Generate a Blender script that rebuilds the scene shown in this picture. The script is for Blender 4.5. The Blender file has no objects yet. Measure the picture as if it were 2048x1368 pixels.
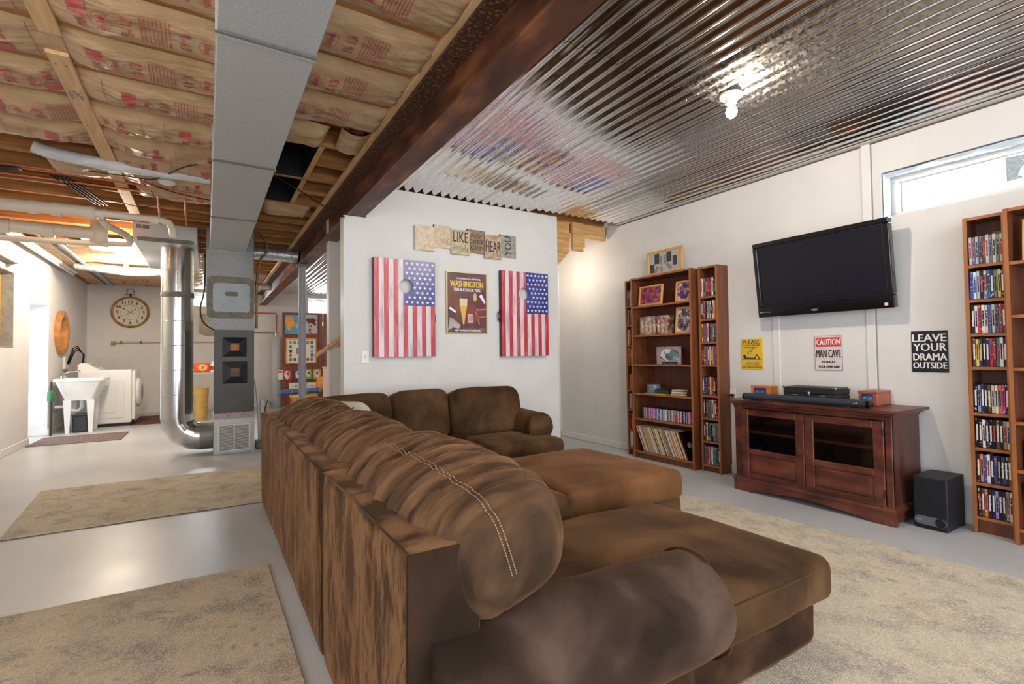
import bpy, bmesh, math, random
from mathutils import Vector, Matrix, noise
import numpy as np
C = bpy.context.scene.collection
scene = bpy.context.scene
random.seed(7)

def S(r, g, b, a=1.0):
    f = lambda c: (c/255/12.92) if c/255 <= .04045 else ((c/255+.055)/1.055)**2.4
    return (f(r), f(g), f(b), a)

# ---------------------------------------------------------------- camera
cam_d = bpy.data.cameras.new('camera')
cam = bpy.data.objects.new('camera', cam_d); C.objects.link(cam)
yaw, pit, roll = math.radians(31.716), math.radians(1.552), math.radians(-.734)
fw = Vector((math.sin(yaw)*math.cos(pit), math.cos(yaw)*math.cos(pit), math.sin(pit)))
r0 = Vector((math.cos(yaw), -math.sin(yaw), 0)); u0 = r0.cross(fw)
rr = r0*math.cos(roll)+u0*math.sin(roll); uu = u0*math.cos(roll)-r0*math.sin(roll)
M = Matrix((rr, uu, -fw)).transposed().to_4x4(); M.translation = (0, 0, 1.05)
cam.matrix_world = M
cam_d.sensor_width = 36; cam_d.lens = 988.4/2048*36; cam_d.clip_start = .02
scene.camera = cam

# ---------------------------------------------------------------- view, world, light
scene.view_settings.view_transform = 'Standard'
scene.view_settings.look = 'None'
scene.view_settings.gamma = 1
scene.view_settings.use_curve_mapping = False
scene.view_settings.exposure = -.25
w = bpy.data.worlds.new('sky'); scene.world = w; w.use_nodes = True
w.node_tree.nodes['Background'].inputs[0].default_value = (.80, .90, 1.0, 1)
w.node_tree.nodes['Background'].inputs[1].default_value = 3.0

def area(name, loc, rot, sx, sy, power, col):
    d = bpy.data.lights.new(name, 'AREA'); d.shape = 'RECTANGLE'; d.size = sx; d.size_y = sy
    d.energy = power; d.color = col
    o = bpy.data.objects.new(name, d); C.objects.link(o); o.location = loc; o.rotation_euler = rot
    return o
HP = math.pi/2
DAY = (.82, .91, 1.0)
# daylight outside each window, plus added fill from unseen openings behind the camera
area('daylight_side_window', (4.36, .6, 2.12), (0, HP, 0), .34, 2.0, 22, DAY)
area('daylight_far_window', (2.35, 12.45, 2.25), (-HP, 0, 0), .72, .34, 70, DAY)
area('daylight_laundry_window', (.15, 12.45, 2.3), (-HP, 0, 0), .6, .3, 60, DAY)
area('daylight_side_door', (-2.45, 9.05, 1.0), (0, -HP, 0), 1.7, .8, 15, DAY)
area('daylight_fill_rear', (1.2, -3.35, 1.15), (HP, 0, 0), 4.6, 2.0, 125, (.93, .96, 1.0))  # unseen walk-out opening, added as soft cool daylight fill
area('daylight_fill_side', (-2.4, -.6, 1.3), (0, -HP, 0), 1.6, 3.2, 45, (.93, .96, 1.0))  # second unseen opening, added fill from beside the camera
BULB = 50

# ---------------------------------------------------------------- mesh helpers
class MB:
    def __init__(s): s.v = []; s.f = []; s.m = []
    def add(s, vs, fs, m=0):
        n = len(s.v); s.v += [tuple(v) for v in vs]
        s.f += [tuple(i+n for i in f) for f in fs]; s.m += [m]*len(fs); return s
    def box(s, a, b, m=0):
        x0, y0, z0 = a; x1, y1, z1 = b
        return s.add([(x0,y0,z0),(x1,y0,z0),(x1,y1,z0),(x0,y1,z0),(x0,y0,z1),(x1,y0,z1),(x1,y1,z1),(x0,y1,z1)],
              [(0,3,2,1),(4,5,6,7),(0,1,5,4),(1,2,6,5),(2,3,7,6),(3,0,4,7)], m)
    def rbox(s, a, b, r=.004, seg=1, m=0):
        bm = bmesh.new(); bmesh.ops.create_cube(bm, size=1)
        for v in bm.verts:
            v.co = [a[i]+(v.co[i]+.5)*(b[i]-a[i]) for i in range(3)]
        bmesh.ops.bevel(bm, geom=bm.edges[:], offset=r, segments=seg, affect='EDGES', profile=.5)
        return s.bm(bm, m)
    def bm(s, bm, m=0):
        bm.verts.index_update()
        s.add([v.co[:] for v in bm.verts], [[v.index for v in f.verts] for f in bm.faces], m); bm.free(); return s
    def tube(s, path, r, n=8, m=0, caps=True):
        P = [Vector(p) for p in path]; rings = []
        R = r if isinstance(r, (list, tuple)) else [r]*len(P)
        up = None
        for i, p in enumerate(P):
            t = (P[min(i+1, len(P)-1)]-P[max(i-1, 0)]).normalized()
            if up is None:
                up = Vector((0,0,1)) if abs(t.z) < .9 else Vector((1,0,0))
            a = t.cross(up).normalized(); b = a.cross(t).normalized(); up = b
            rings.append([p+(a*math.cos(2*math.pi*k/n)+b*math.sin(2*math.pi*k/n))*R[i] for k in range(n)])
        vs = [q for rg in rings for q in rg]
        fs = [(i*n+k, i*n+(k+1) % n, (i+1)*n+(k+1) % n, (i+1)*n+k) for i in range(len(P)-1) for k in range(n)]
        if caps: fs += [tuple(range(n))[::-1], tuple((len(P)-1)*n+k for k in range(n))]
        return s.add(vs, fs, m)
    def lathe(s, prof, c, axis='z', n=20, m=0, caps=True):
        vs = []
        for r, h in prof:
            for k in range(n):
                a = 2*math.pi*k/n; x, y = r*math.cos(a), r*math.sin(a)
                vs.append({'z': (c[0]+x, c[1]+y, c[2]+h), 'x': (c[0]+h, c[1]+x, c[2]+y), 'y': (c[0]+x, c[1]+h, c[2]+y)}[axis])
        L = len(prof)
        fs = [(i*n+k, i*n+(k+1) % n, (i+1)*n+(k+1) % n, (i+1)*n+k) for i in range(L-1) for k in range(n)]
        if caps: fs += [tuple(range(n))[::-1], tuple((L-1)*n+k for k in range(n))]
        return s.add(vs, fs, m)
    def prism(s, poly, axis, lo, hi, m=0):
        def P(a, b, h): return {'x': (h, a, b), 'y': (a, h, b), 'z': (a, b, h)}[axis]
        n = len(poly)
        vs = [P(a, b, lo) for a, b in poly]+[P(a, b, hi) for a, b in poly]
        fs = [tuple(range(n))[::-1], tuple(range(n, 2*n))]+[(k, (k+1) % n, n+(k+1) % n, n+k) for k in range(n)]
        return s.add(vs, fs, m)
    def grid(s, fn, nu, nv, m=0):
        vs = [fn(i/nu, j/nv) for i in range(nu+1) for j in range(nv+1)]
        fs = [(i*(nv+1)+j, (i+1)*(nv+1)+j, (i+1)*(nv+1)+j+1, i*(nv+1)+j+1) for i in range(nu) for j in range(nv)]
        return s.add(vs, fs, m)
    def xf(s, M, start=0):
        for i in range(start, len(s.v)): s.v[i] = tuple(M @ Vector(s.v[i]))
        return s

def obj(name, mb, mats, parent=None, smooth=False, label=None, loc=None, color=None, autos=None):
    if not isinstance(mats, (list, tuple)): mats = [mats]
    V = np.array(mb.v, dtype=float)
    if parent is not None: org = parent.matrix_world.translation
    elif loc is not None: org = Vector(loc)
    else:
        lo, hi = V.min(0), V.max(0); org = Vector(((lo[0]+hi[0])/2, (lo[1]+hi[1])/2, lo[2]))
    me = bpy.data.meshes.new(name)
    me.from_pydata([tuple(v) for v in (V-np.array(org[:]))], [], mb.f)
    for m in mats: me.materials.append(m)
    if len(mats) > 1: me.polygons.foreach_set('material_index', mb.m)
    bm = bmesh.new(); bm.from_mesh(me)
    bmesh.ops.recalc_face_normals(bm, faces=bm.faces); bm.to_mesh(me); bm.free()
    if smooth or autos: me.polygons.foreach_set('use_smooth', [True]*len(me.polygons))
    if autos: me.set_sharp_from_angle(angle=math.radians(autos))
    me.update()
    o = bpy.data.objects.new(name, me); C.objects.link(o)
    if parent is not None: o.parent = parent
    else: o.location = org
    o.matrix_basis = Matrix.Translation(Vector((0,0,0)) if parent is not None else org)
    o.matrix_world = Matrix.Translation(org)
    if parent is not None:
        o.matrix_basis = Matrix.Identity(4)
    if label: o['label'] = label
    if color: o.color = color
    return o

def thing(name, label, cat, loc, group=None):
    o = bpy.data.objects.new(name, None); C.objects.link(o); o.empty_display_size = .05
    o.location = loc; o.matrix_world = Matrix.Translation(Vector(loc))
    o['label'] = label; o['category'] = cat
    if group: o['group'] = group
    return o
def tag(o, label, cat, group=None):
    o['label'] = label; o['category'] = cat
    if group: o['group'] = group
    return o
def struct(name, mb, mats, parent=None, **k):
    o = obj(name, mb, mats, parent, **k)
    if parent is None: o['kind'] = 'structure'
    return o
def sempty(name, loc):
    o = bpy.data.objects.new(name, None); C.objects.link(o); o.location = loc
    o.matrix_world = Matrix.Translation(Vector(loc)); o['kind'] = 'structure'; return o

# lettering as flat geometry
_tc = {}
def glyphs(s):
    if s in _tc: return _tc[s]
    cu = bpy.data.curves.new('lettering', 'FONT'); cu.body = s; cu.resolution_u = 2; cu.align_x = 'LEFT'
    o = bpy.data.objects.new('lettering', cu); C.objects.link(o)
    dg = bpy.context.evaluated_depsgraph_get(); me = bpy.data.meshes.new_from_object(o.evaluated_get(dg))
    v = [(q.co.x, q.co.y) for q in me.vertices]; f = [tuple(p.vertices) for p in me.polygons]
    bpy.data.objects.remove(o); bpy.data.curves.remove(cu); bpy.data.meshes.remove(me)
    xs = [a for a, b in v]; ys = [b for a, b in v]
    bb = (min(xs), max(xs), min(ys), max(ys))
    v = [((a-bb[0])/(bb[1]-bb[0]), (b-bb[2])/(bb[3]-bb[2])) for a, b in v]
    _tc[s] = (v, f, (bb[1]-bb[0])/(bb[3]-bb[2])); return _tc[s]
def text(mb, s, o, u, v, wid, hei, m=0, bold=0):
    """letters fitted to a wid x hei box whose lower corner is o, running along u with v up"""
    g, f, asp = glyphs(s); o, u, v = Vector(o), Vector(u), Vector(v)
    nn = u.cross(v)
    for k in range(1 if not bold else 3):
        d = (0, bold, -bold)[k]
        mb.add([o+u*(a*wid+d)+v*(b*hei)+nn*(.00008*k) for a, b in g], f, m)
    return mb

def superq(q, h, power):
    pw, qw = power if isinstance(power, tuple) else (power, power)
    A = (abs(q[0])**pw+abs(q[2])**pw)**(1/pw); L = (A**qw+abs(q[1])**qw)**(1/qw)
    q = [t/L for t in q]; A = max(A/L, 1e-6); sg = lambda t: 1 if t > 0 else -1
    g = (A**(qw-pw)*abs(q[0])**(pw-1)*sg(q[0]), abs(q[1])**(qw-1)*sg(q[1]), A**(qw-pw)*abs(q[2])**(pw-1)*sg(q[2]))
    return Vector([q[i]*h[i] for i in range(3)]), Vector([g[i]/h[i] for i in range(3)]).normalized()
def pieces(name, mbs, mt, parent, **k):
    return [obj(name, m, mt, parent, **k) for m in mbs]
# rounded cushion: a box grid pushed out to a constant edge radius, then displaced
def cushion(c, h, r, step, crown=0, disp=None, R=None, power=None):
    bm = bmesh.new()
    n = [max(2, int(round(2*h[i]/step))) for i in range(3)]
    vid = {}
    def V(i, j, k):
        key = (i, j, k)
        if key not in vid:
            vid[key] = bm.verts.new((-h[0]+2*h[0]*i/n[0], -h[1]+2*h[1]*j/n[1], -h[2]+2*h[2]*k/n[2]))
        return vid[key]
    for k in (0, n[2]):
        for i in range(n[0]):
            for j in range(n[1]): bm.faces.new((V(i,j,k),V(i+1,j,k),V(i+1,j+1,k),V(i,j+1,k)))
    for j in (0, n[1]):
        for i in range(n[0]):
            for k in range(n[2]): bm.faces.new((V(i,j,k),V(i+1,j,k),V(i+1,j,k+1),V(i,j,k+1)))
    for i in (0, n[0]):
        for j in range(n[1]):
            for k in range(n[2]): bm.faces.new((V(i,j,k),V(i,j+1,k),V(i,j+1,k+1),V(i,j,k+1)))
    for v in bm.verts:
        p = v.co.copy()
        if power:
            p, nn = superq([p[i]/h[i] for i in range(3)], h, power)
        else:
            q = Vector([max(-(h[i]-r), min(h[i]-r, p[i])) for i in range(3)])
            d = p-q; nn = d.normalized() if d.length > 1e-9 else Vector((0,0,1))
            p = q+nn*r
        if crown: p.z += crown*(1-(p.x/h[0])**2)*(1-(p.y/h[1])**2)*(1 if p.z > 0 else -.3)
        if disp: p += nn*disp(p, nn)
        v.co = (R @ p if R else p)+Vector(c)
    return MB().bm(bm)

# ---------------------------------------------------------------- material helpers
def pm(name, c1, c2=None, scale=5., detail=4., stretch=(1,1,1), rough=.6, metal=0., bump=0., bscale=None,
       lo=.35, hi=.65, sheen=0., spec=.5, c3=None, coat=0., rvar=0., distort=0., bdist=.01, nrough=.5):
    m = bpy.data.materials.new(name); m.use_nodes = True; nt = m.node_tree; N = nt.nodes; L = nt.links
    b = N['Principled BSDF']; b.inputs['Roughness'].default_value = rough; b.inputs['Metallic'].default_value = metal
    b.inputs['Base Color'].default_value = c1; b.inputs['Specular IOR Level'].default_value = spec
    if sheen:
        b.inputs['Sheen Weight'].default_value = sheen; b.inputs['Sheen Roughness'].default_value = .4
    if coat: b.inputs['Coat Weight'].default_value = coat; b.inputs['Coat Roughness'].default_value = .15
    if c2 or bump:
        tc = N.new('ShaderNodeTexCoord'); mp = N.new('ShaderNodeMapping'); mp.inputs['Scale'].default_value = stretch
        L.new(tc.outputs['Object'], mp.inputs['Vector'])
        nz = N.new('ShaderNodeTexNoise'); nz.inputs['Scale'].default_value = scale; nz.inputs['Detail'].default_value = detail
        nz.inputs['Distortion'].default_value = distort; nz.inputs['Roughness'].default_value = nrough
        L.new(mp.outputs[0], nz.inputs['Vector'])
        if c2:
            cr = N.new('ShaderNodeValToRGB'); cr.color_ramp.elements[0].position = lo; cr.color_ramp.elements[1].position = hi
            cr.color_ramp.elements[0].color = c1; cr.color_ramp.elements[1].color = c2
            if c3:
                e = cr.color_ramp.elements.new((lo+hi)/2); e.color = c3
            L.new(nz.outputs['Fac'], cr.inputs[0]); L.new(cr.outputs[0], b.inputs['Base Color'])
        if rvar:
            mr = N.new('ShaderNodeMapRange'); mr.inputs[3].default_value = rough-rvar; mr.inputs[4].default_value = rough+rvar
            mr.inputs[1].default_value = .3; mr.inputs[2].default_value = .7
            L.new(nz.outputs['Fac'], mr.inputs[0]); L.new(mr.outputs[0], b.inputs['Roughness'])
        if bump:
            bn = nz
            if bscale:
                bn = N.new('ShaderNodeTexNoise'); bn.inputs['Scale'].default_value = bscale; bn.inputs['Detail'].default_value = 3
                L.new(mp.outputs[0], bn.inputs['Vector'])
            bp = N.new('ShaderNodeBump'); bp.inputs['Strength'].default_value = bump; bp.inputs['Distance'].default_value = bdist
            L.new(bn.outputs['Fac'], bp.inputs['Height']); L.new(bp.outputs[0], b.inputs['Normal'])
    return m
def emat(name, col, st):
    m = bpy.data.materials.new(name); m.use_nodes = True; b = m.node_tree.nodes['Principled BSDF']
    b.inputs['Base Color'].default_value = (1,1,1,1); b.inputs['Emission Color'].default_value = col; b.inputs['Emission Strength'].default_value = st
    return m
def glassmat(name, t=.9, tint=(1,1,1,1)):
    m = bpy.data.materials.new(name); m.use_nodes = True; nt = m.node_tree; N = nt.nodes; L = nt.links
    N.remove(N['Principled BSDF']); out = N['Material Output']
    tr = N.new('ShaderNodeBsdfTransparent'); tr.inputs[0].default_value = tint
    gl = N.new('ShaderNodeBsdfGlossy'); gl.inputs['Roughness'].default_value = .03
    mx = N.new('ShaderNodeMixShader'); mx.inputs[0].default_value = 1-t
    L.new(tr.outputs[0], mx.inputs[1]); L.new(gl.outputs[0], mx.inputs[2]); L.new(mx.outputs[0], out.inputs[0])
    return m
def colmat(name, rough=.45, art=0):
    """colour from the object's own colour; art adds print-like blotches in a second tone"""
    m = bpy.data.materials.new(name); m.use_nodes = True; nt = m.node_tree; N = nt.nodes; L = nt.links
    b = N['Principled BSDF']; b.inputs['Roughness'].default_value = rough
    oi = N.new('ShaderNodeObjectInfo')
    if not art: L.new(oi.outputs['Color'], b.inputs['Base Color']); return m
    tc = N.new('ShaderNodeTexCoord'); mp = N.new('ShaderNodeMapping'); mp.inputs['Scale'].default_value = (1,1,1)
    ad = N.new('ShaderNodeVectorMath'); ad.operation = 'ADD'
    sc = N.new('ShaderNodeVectorMath'); sc.operation = 'SCALE'; cx = N.new('ShaderNodeCombineXYZ')
    L.new(oi.outputs['Random'], cx.inputs[0]); L.new(oi.outputs['Random'], cx.inputs[2]); sc.inputs['Scale'].default_value = 37
    L.new(cx.outputs[0], sc.inputs[0]); L.new(tc.outputs['Object'], ad.inputs[0]); L.new(sc.outputs[0], ad.inputs[1])
    nz = N.new('ShaderNodeTexNoise'); nz.inputs['Scale'].default_value = art; nz.inputs['Detail'].default_value = 2
    L.new(ad.outputs[0], nz.inputs['Vector'])
    cr = N.new('ShaderNodeValToRGB'); cr.color_ramp.interpolation = 'CONSTANT'
    cr.color_ramp.elements[0].position = 0; cr.color_ramp.elements[0].color = (0,0,0,1)
    cr.color_ramp.elements[1].position = .63; cr.color_ramp.elements[1].color = (1,1,1,1)
    L.new(nz.outputs['Fac'], cr.inputs[0])
    hs = N.new('ShaderNodeTexNoise'); hs.inputs['Scale'].default_value = art*.6; L.new(ad.outputs[0], hs.inputs['Vector'])
    sat = N.new('ShaderNodeHueSaturation'); sat.inputs['Saturation'].default_value = 1.0; sat.inputs['Value'].default_value = 1.1
    L.new(hs.outputs['Color'], sat.inputs['Color'])
    mx = N.new('ShaderNodeMix'); mx.data_type = 'RGBA'
    L.new(cr.outputs[0], mx.inputs[0]); L.new(oi.outputs['Color'], mx.inputs[6]); L.new(sat.outputs[0], mx.inputs[7])
    L.new(mx.outputs[2], b.inputs['Base Color'])
    return m

# ---------------------------------------------------------------- materials
WALL = pm('white_wall_paint', S(219,217,215), S(225,223,221), 3, bump=.04, bscale=160, rough=.55, spec=.3)
TRIM = pm('white_trim_paint', S(226,224,220), rough=.4)
FLOORM = pm('grey_painted_concrete', S(180,184,188), S(196,198,201), 1.6, 6, rough=.36, bump=.03, bscale=60, spec=.4, rvar=.06)
PINE = pm('pine_lumber', S(196,148,88), S(222,182,124), 6, 5, (.6,7,7), rough=.6, bump=.1)
PINEX = pm('pine_board_lengthwise', S(210,166,112), S(230,194,146), 6, 5, (7,.6,7), rough=.6, bump=.08)
OLDPINE = pm('aged_joist_lumber', S(146,94,44), S(198,140,78), 5, 5, (.5,7,7), rough=.65, bump=.1)
OSB = pm('subfloor_decking', S(120,76,38), S(160,106,58), 9, 4, rough=.8, bump=.1)
KRAFT = pm('kraft_paper_facing', S(184,150,112), S(206,174,134), 4, 6, (1,2.5,1), rough=.42, bump=.9, bscale=11, spec=.35, bdist=.014)
PINKINK = pm('red_printing_ink', S(180,70,76), S(196,100,98), 18, rough=.5)
GALV = pm('galvanized_sheet', S(190,193,195), S(208,211,212), 150, 2, rough=.48, metal=.4, lo=.42, hi=.58)
GALVD = pm('dull_galvanized_sheet', S(136,137,134), S(152,152,149), 60, 5, rough=.5, metal=.5)
MASTIC = pm('grey_duct_mastic', S(122,118,108), S(142,138,126), 15, rough=.8, bump=.3)
SHINY = pm('shiny_round_pipe_metal', S(196,198,198), S(216,218,220), 9, rough=.17, metal=1.0, stretch=(1,1,.15))
PATCH = pm('bright_metal_patch', S(160,168,172), S(172,178,182), 5, rough=.55, metal=.35)
STEEL = pm('rusty_steel', S(72,44,32), S(150,94,56), 4.5, 8, rough=.5, metal=.2, bump=.25, bscale=60, lo=.36, hi=.68, c3=S(104,62,42), stretch=(2,.6,2))
RUST = pm('heavy_orange_rust', S(70,46,34), S(164,102,54), 60, 6, rough=.7, lo=.50, hi=.68, bump=.4)
PVC = pm('cream_pvc', S(226,212,188), S(234,222,202), 3, rough=.4)
COPPER = pm('copper_pipe', S(176,92,58), S(200,120,80), 8, rough=.35, metal=.8)
BLACKC = pm('black_cable_rubber', S(22,22,24), rough=.5)
FLEX = pm('foil_flex_duct', S(196,198,202), S(226,228,230), 26, rough=.3, metal=.6, bump=.6, bscale=40)
WFLEX = pm('white_flex_duct', S(222,222,222), S(204,204,206), 20, rough=.5, bump=.5, bscale=40)
BLACKPAN = pm('black_return_pan', S(7,8,11), rough=.7)
WHITEP = pm('white_plastic', S(236,236,234), rough=.35)
WHITEE = pm('white_enamel', S(232,232,231), rough=.22)
BLACKP = pm('black_plastic', S(16,17,20), rough=.35)
BLACKG = pm('black_gloss_plastic', S(10,11,16), rough=.12, spec=.6)
DARKGREY = pm('charcoal_enamel', S(70,70,68), S(80,80,78), 4, rough=.42)
CHROME = pm('chrome', S(210,210,212), rough=.15, metal=1)
BRASS = pm('gold_metal', S(206,176,104), rough=.3, metal=.6)
BULBM = emat('lit_bulb_glass', (1.0, .80, .52, 1), 42)
PORC = pm('white_porcelain', S(236,232,224), rough=.25)
OAK = pm('golden_oak', S(206,150,72), S(224,174,98), 8, 4, (3,3,.8), rough=.4)
CASEW = pm('walnut_laminate', S(92,50,28), S(124,72,42), 5, 5, (6,6,.5), rough=.38, lo=.3, hi=.7)
CASEED = pm('laminate_edge_band', S(146,86,42), S(164,102,54), 6, 4, (4,4,.6), rough=.4)
CASEBK = pm('walnut_back_board', S(84,40,24), S(108,56,34), 4, 4, (10,10,.4), rough=.5)
CHERRY = pm('distressed_cherry', S(62,29,21), S(118,64,44), 4, 7, (5,1.2,3), rough=.38, lo=.34, hi=.70, bump=.06, bscale=30, c3=S(94,48,34))
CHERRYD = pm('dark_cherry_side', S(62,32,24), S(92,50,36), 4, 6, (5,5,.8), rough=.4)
DARKIN = pm('shaded_cabinet_inside', S(18,14,14), rough=.6)
CABGLASS = glassmat('smoked_cabinet_glass', .94, (.80,.81,.86,1))
WINGLASS = glassmat('clear_window_glass', .93)
SCREEN = pm('dark_tv_screen', S(14,17,30), rough=.22, spec=.5)
PAPERW = pm('white_paper', S(234,232,226), rough=.7)
BLACKINK = pm('black_ink', S(24,22,24), rough=.5)
WHITEINK = pm('white_ink', S(240,240,238), rough=.5)
REDINK = pm('red_ink', S(200,34,42), rough=.5)
YELINK = pm('yellow_ink', S(236,190,40), rough=.5)
BLUEINK = pm('blue_ink', S(38,44,120), rough=.5)
# ================================================================ SETTING
XL, XR, YB, YF, ZC = -1.92, 3.92, 12.1, -3.0, 2.51
struct('floor', MB().box((-3.2, -3.4, -.12), (4.3, 12.5, 0)), FLOORM)
# right-hand wall with its high window opening (y -.35..1.515, z 1.955..2.262)
m = MB()
WY0, WY1, WZ0, WZ1 = -.35, 1.515, 1.955, 2.262
m.box((XR, YF, 0), (XR+.3, WY0, 2.76)); m.box((XR, WY1, 0), (XR+.3, 12.4, 2.76))
m.box((XR, WY0, 0), (XR+.3, WY1, WZ0)); m.box((XR, WY0, WZ1), (XR+.3, WY1, 2.76))
struct('wall_right', m, WALL)
# left-hand wall: deep door opening and a niche
m = MB()
DY0, DY1, DZ = 8.56, 9.46, 1.845
NY0, NY1, NZ0, NZ1 = 7.1, 7.93, 1.215, 2.09
m.box((XL-.42, 3, 0), (XL, NY0, 2.76)); m.box((XL-.42, NY0, 0), (XL, NY1, NZ0)); m.box((XL-.42, NY0, NZ1), (XL, NY1, 2.76))
m.box((XL-.42, NY1, 0), (XL, DY0, 2.76)); m.box((XL-.42, DY0, DZ), (XL, DY1, 2.76)); m.box((XL-.42, DY1, 0), (XL, YB+.3, 2.76))
m.box((XL-.42, NY0, NZ0), (XL-.2, NY1, NZ1))
m.box((XL-.42, YF, 0), (XL, -2.4, 2.76)); m.box((XL-.42, 1.2, 0), (XL, 3, 2.76)); m.box((XL-.42, -2.4, 0), (XL, 1.2, .5)); m.box((XL-.42, -2.4, 2.1), (XL, 1.2, 2.76))
struct('wall_left', m, WALL)
# end wall with two high windows
m = MB()
B0, B1 = (-.22, .52, 2.145, 2.435), (1.98, 2.72, 2.08, 2.42)
xs = [XL, B0[0], B0[1], B1[0], B1[1], XR]
m.box((xs[0], YB, 0), (xs[1], YB+.3, 2.76)); m.box((xs[2], YB, 0), (xs[3], YB+.3, 2.76)); m.box((xs[4], YB, 0), (xs[5], YB+.3, 2.76))
for x0, x1, z0, z1 in (B0, B1):
    m.box((x0, YB, 0), (x1, YB+.3, z0)); m.box((x0, YB, z1), (x1, YB+.3, 2.76))
struct('wall_back', m, WALL)
# wall behind the camera with a wide opening added for the fill light
m = MB().box((XL, YF-.2, 0), (-1.2, YF, 2.76)).box((3.6, YF-.2, 0), (XR, YF, 2.76)).box((-1.2, YF-.2, 2.15), (3.6, YF, 2.76))
struct('wall_front', m, WALL)
# partition that carries the beam, and the stair wall behind it
PX0, PX1, PY = .958, 3.125, 4.13
m = MB()
m.box((PX0, PY, 0), (PX1, PY+.11, 2.218)); m.box((1.13, PY, 2.218), (PX1, PY+.11, 2.50))
struct('wall_partition', m, WALL)
struct('wall_stair', MB().box((1.05, 5.15, 0), (3.92, 5.26, 2.49)), WALL)
struct('trim_1', MB().rbox((PX0-.012, PY-.004, 0), (PX0, PY+.115, 2.216), .003), TRIM)
struct('trim_2', MB().rbox((1.036, 5.145, 0), (1.05, 5.265, 2.45), .003), TRIM)

# baseboards
def bb(name, a, b):
    struct(name, MB().rbox(a, b, .006), TRIM)
bb('baseboard_right', (XR-.014, 1.06, 0), (XR-.0005, 2.70, .075))
bb('baseboard_right_passage', (XR-.014, 3.81, 0), (XR-.0005, 5.14, .075))
bb('baseboard_right_rear', (XR-.014, YF, 0), (XR-.0005, -.4, .075))
bb('baseboard_left', (XL+.0005, 3, 0), (XL+.014, DY0, .085))
bb('baseboard_left_laundry', (XL+.0005, DY1, 0), (XL+.014, YB, .085))
bb('baseboard_door_reveal', (XL-.4, DY1-.014, 0), (XL+.014, DY1-.0005, .085))
bb('baseboard_back', (-1.2, YB-.014, 0), (1.3, YB-.0005, .075))

# wall panel joints of the right-hand wall: painted batten strips with a dark open joint beside them
for i, (y, z0, z1) in enumerate(((1.60, .075, 2.50), (2.27, .7, 1.5))):
    struct('trim_%d' % (i+3), MB().rbox((XR-.008, y-.025, z0), (XR-.0005, y+.03, z1), .002), TRIM)
    if i == 0: struct('trim_%d' % (i+5), MB().box((XR-.004, y-.034, z0), (XR-.0004, y-.0255, z1)), pm('dark_open_joint', S(150,148,148), rough=.9))
struct('trim_7', MB().rbox((XR-.05, YF, ZC-.022), (XR-.0005, 4.04, ZC-.012), .002), pm('ceiling_edge_strip', S(196,190,182), rough=.4, metal=.3))
struct('trim_8', MB().box((XR-.006, YF, ZC-.03), (XR-.0004, 4.04, ZC-.0225)), pm('dark_edge_joint', S(84,80,80), rough=.9))

# windows
def window(name, axis, a, b, z0, z1, d, deep=.2, trimw=.05):
    """frame and sashes in an opening; d: position of the inner wall face, deep: recess"""
    g = sempty(name, ((d+deep, (a+b)/2, z0) if axis == 'x' else ((a+b)/2, d+deep, z0)))
    def P(u0, u1, w0, w1, t0, t1):
        return ((d+t0, u0, w0), (d+t1, u1, w1)) if axis == 'x' else ((u0, d+t0, w0), (u1, d+t1, w1))
    def fr(nm, u0, u1, w0, w1, tw, t0, t1):
        m = MB()
        for q in ((u0, u1, w0, w0+tw), (u0, u1, w1-tw, w1), (u0, u0+tw, w0+tw, w1-tw), (u1-tw, u1, w0+tw, w1-tw)):
            m.rbox(*P(*q, t0, t1), .004)
        struct(nm, m, TRIM, g)
    fr('window_frame', a, b, z0, z1, trimw, deep-.03, deep+.04)
    mid = (a+b)/2
    fr('sash', a+trimw, mid+.02, z0+trimw, z1-trimw, .026, deep-.015, deep+.012)
    fr('sash', mid-.02, b-trimw, z0+trimw, z1-trimw, .026, deep+.014, deep+.035)
    struct('pane', MB().box(*P(a+trimw+.02, mid, z0+trimw+.02, z1-trimw-.02, deep-.002, deep+.002)), WINGLASS, g)
    struct('pane', MB().box(*P(mid, b-trimw-.02, z0+trimw+.02, z1-trimw-.02, deep+.022, deep+.026)), WINGLASS, g)
    return g
w1 = window('window_1', 'x', WY0, WY1, WZ0, WZ1, XR, .17, .045)
# crumpled plastic insulation film tucked round the recess, and torn paper on the glass
def film(u, v):
    y = WY0+u*(WY1-WY0); x = XR+.01+v*.12
    return (x, y, WZ1-.006-.03*math.sin(v*math.pi)*(.5+.6*noise.noise((y*5, v*2, 3)))-.012*abs(noise.noise((y*16, v*5, 1))))
struct('insulation_film', MB().grid(film, 60, 8), pm('clear_plastic_film', S(196,206,216), S(216,224,230), 9, rough=.25), w1, smooth=True)
def film2(u, v):
    z = WZ0+u*(WZ1-WZ0); x = XR+.01+v*.12
    return (x, WY1-.006-.02*math.sin(v*math.pi)*(.6+.5*noise.noise((z*9, v*2, 5))), z)
struct('insulation_film', MB().grid(film2, 24, 8), bpy.data.materials['clear_plastic_film'], w1, smooth=True)
rag = [(.935, WZ0+.10), (.935, WZ1-.062), (.845, WZ1-.07), (.86, WZ1-.1), (.845, WZ1-.115), (.87, WZ1-.14), (.885, WZ0+.125), (.86, WZ0+.105)]
o = obj('paper_scrap', MB().prism([(y, z) for y, z in rag], 'x', XR+.1675, XR+.1685), pm('grey_torn_paper', S(150,160,166), S(178,186,190), 60, rough=.9), w1)
window('window_2', 'y', *B0, YB, .16, .035)
window('window_3', 'y', *B1, YB, .16, .04)

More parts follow.
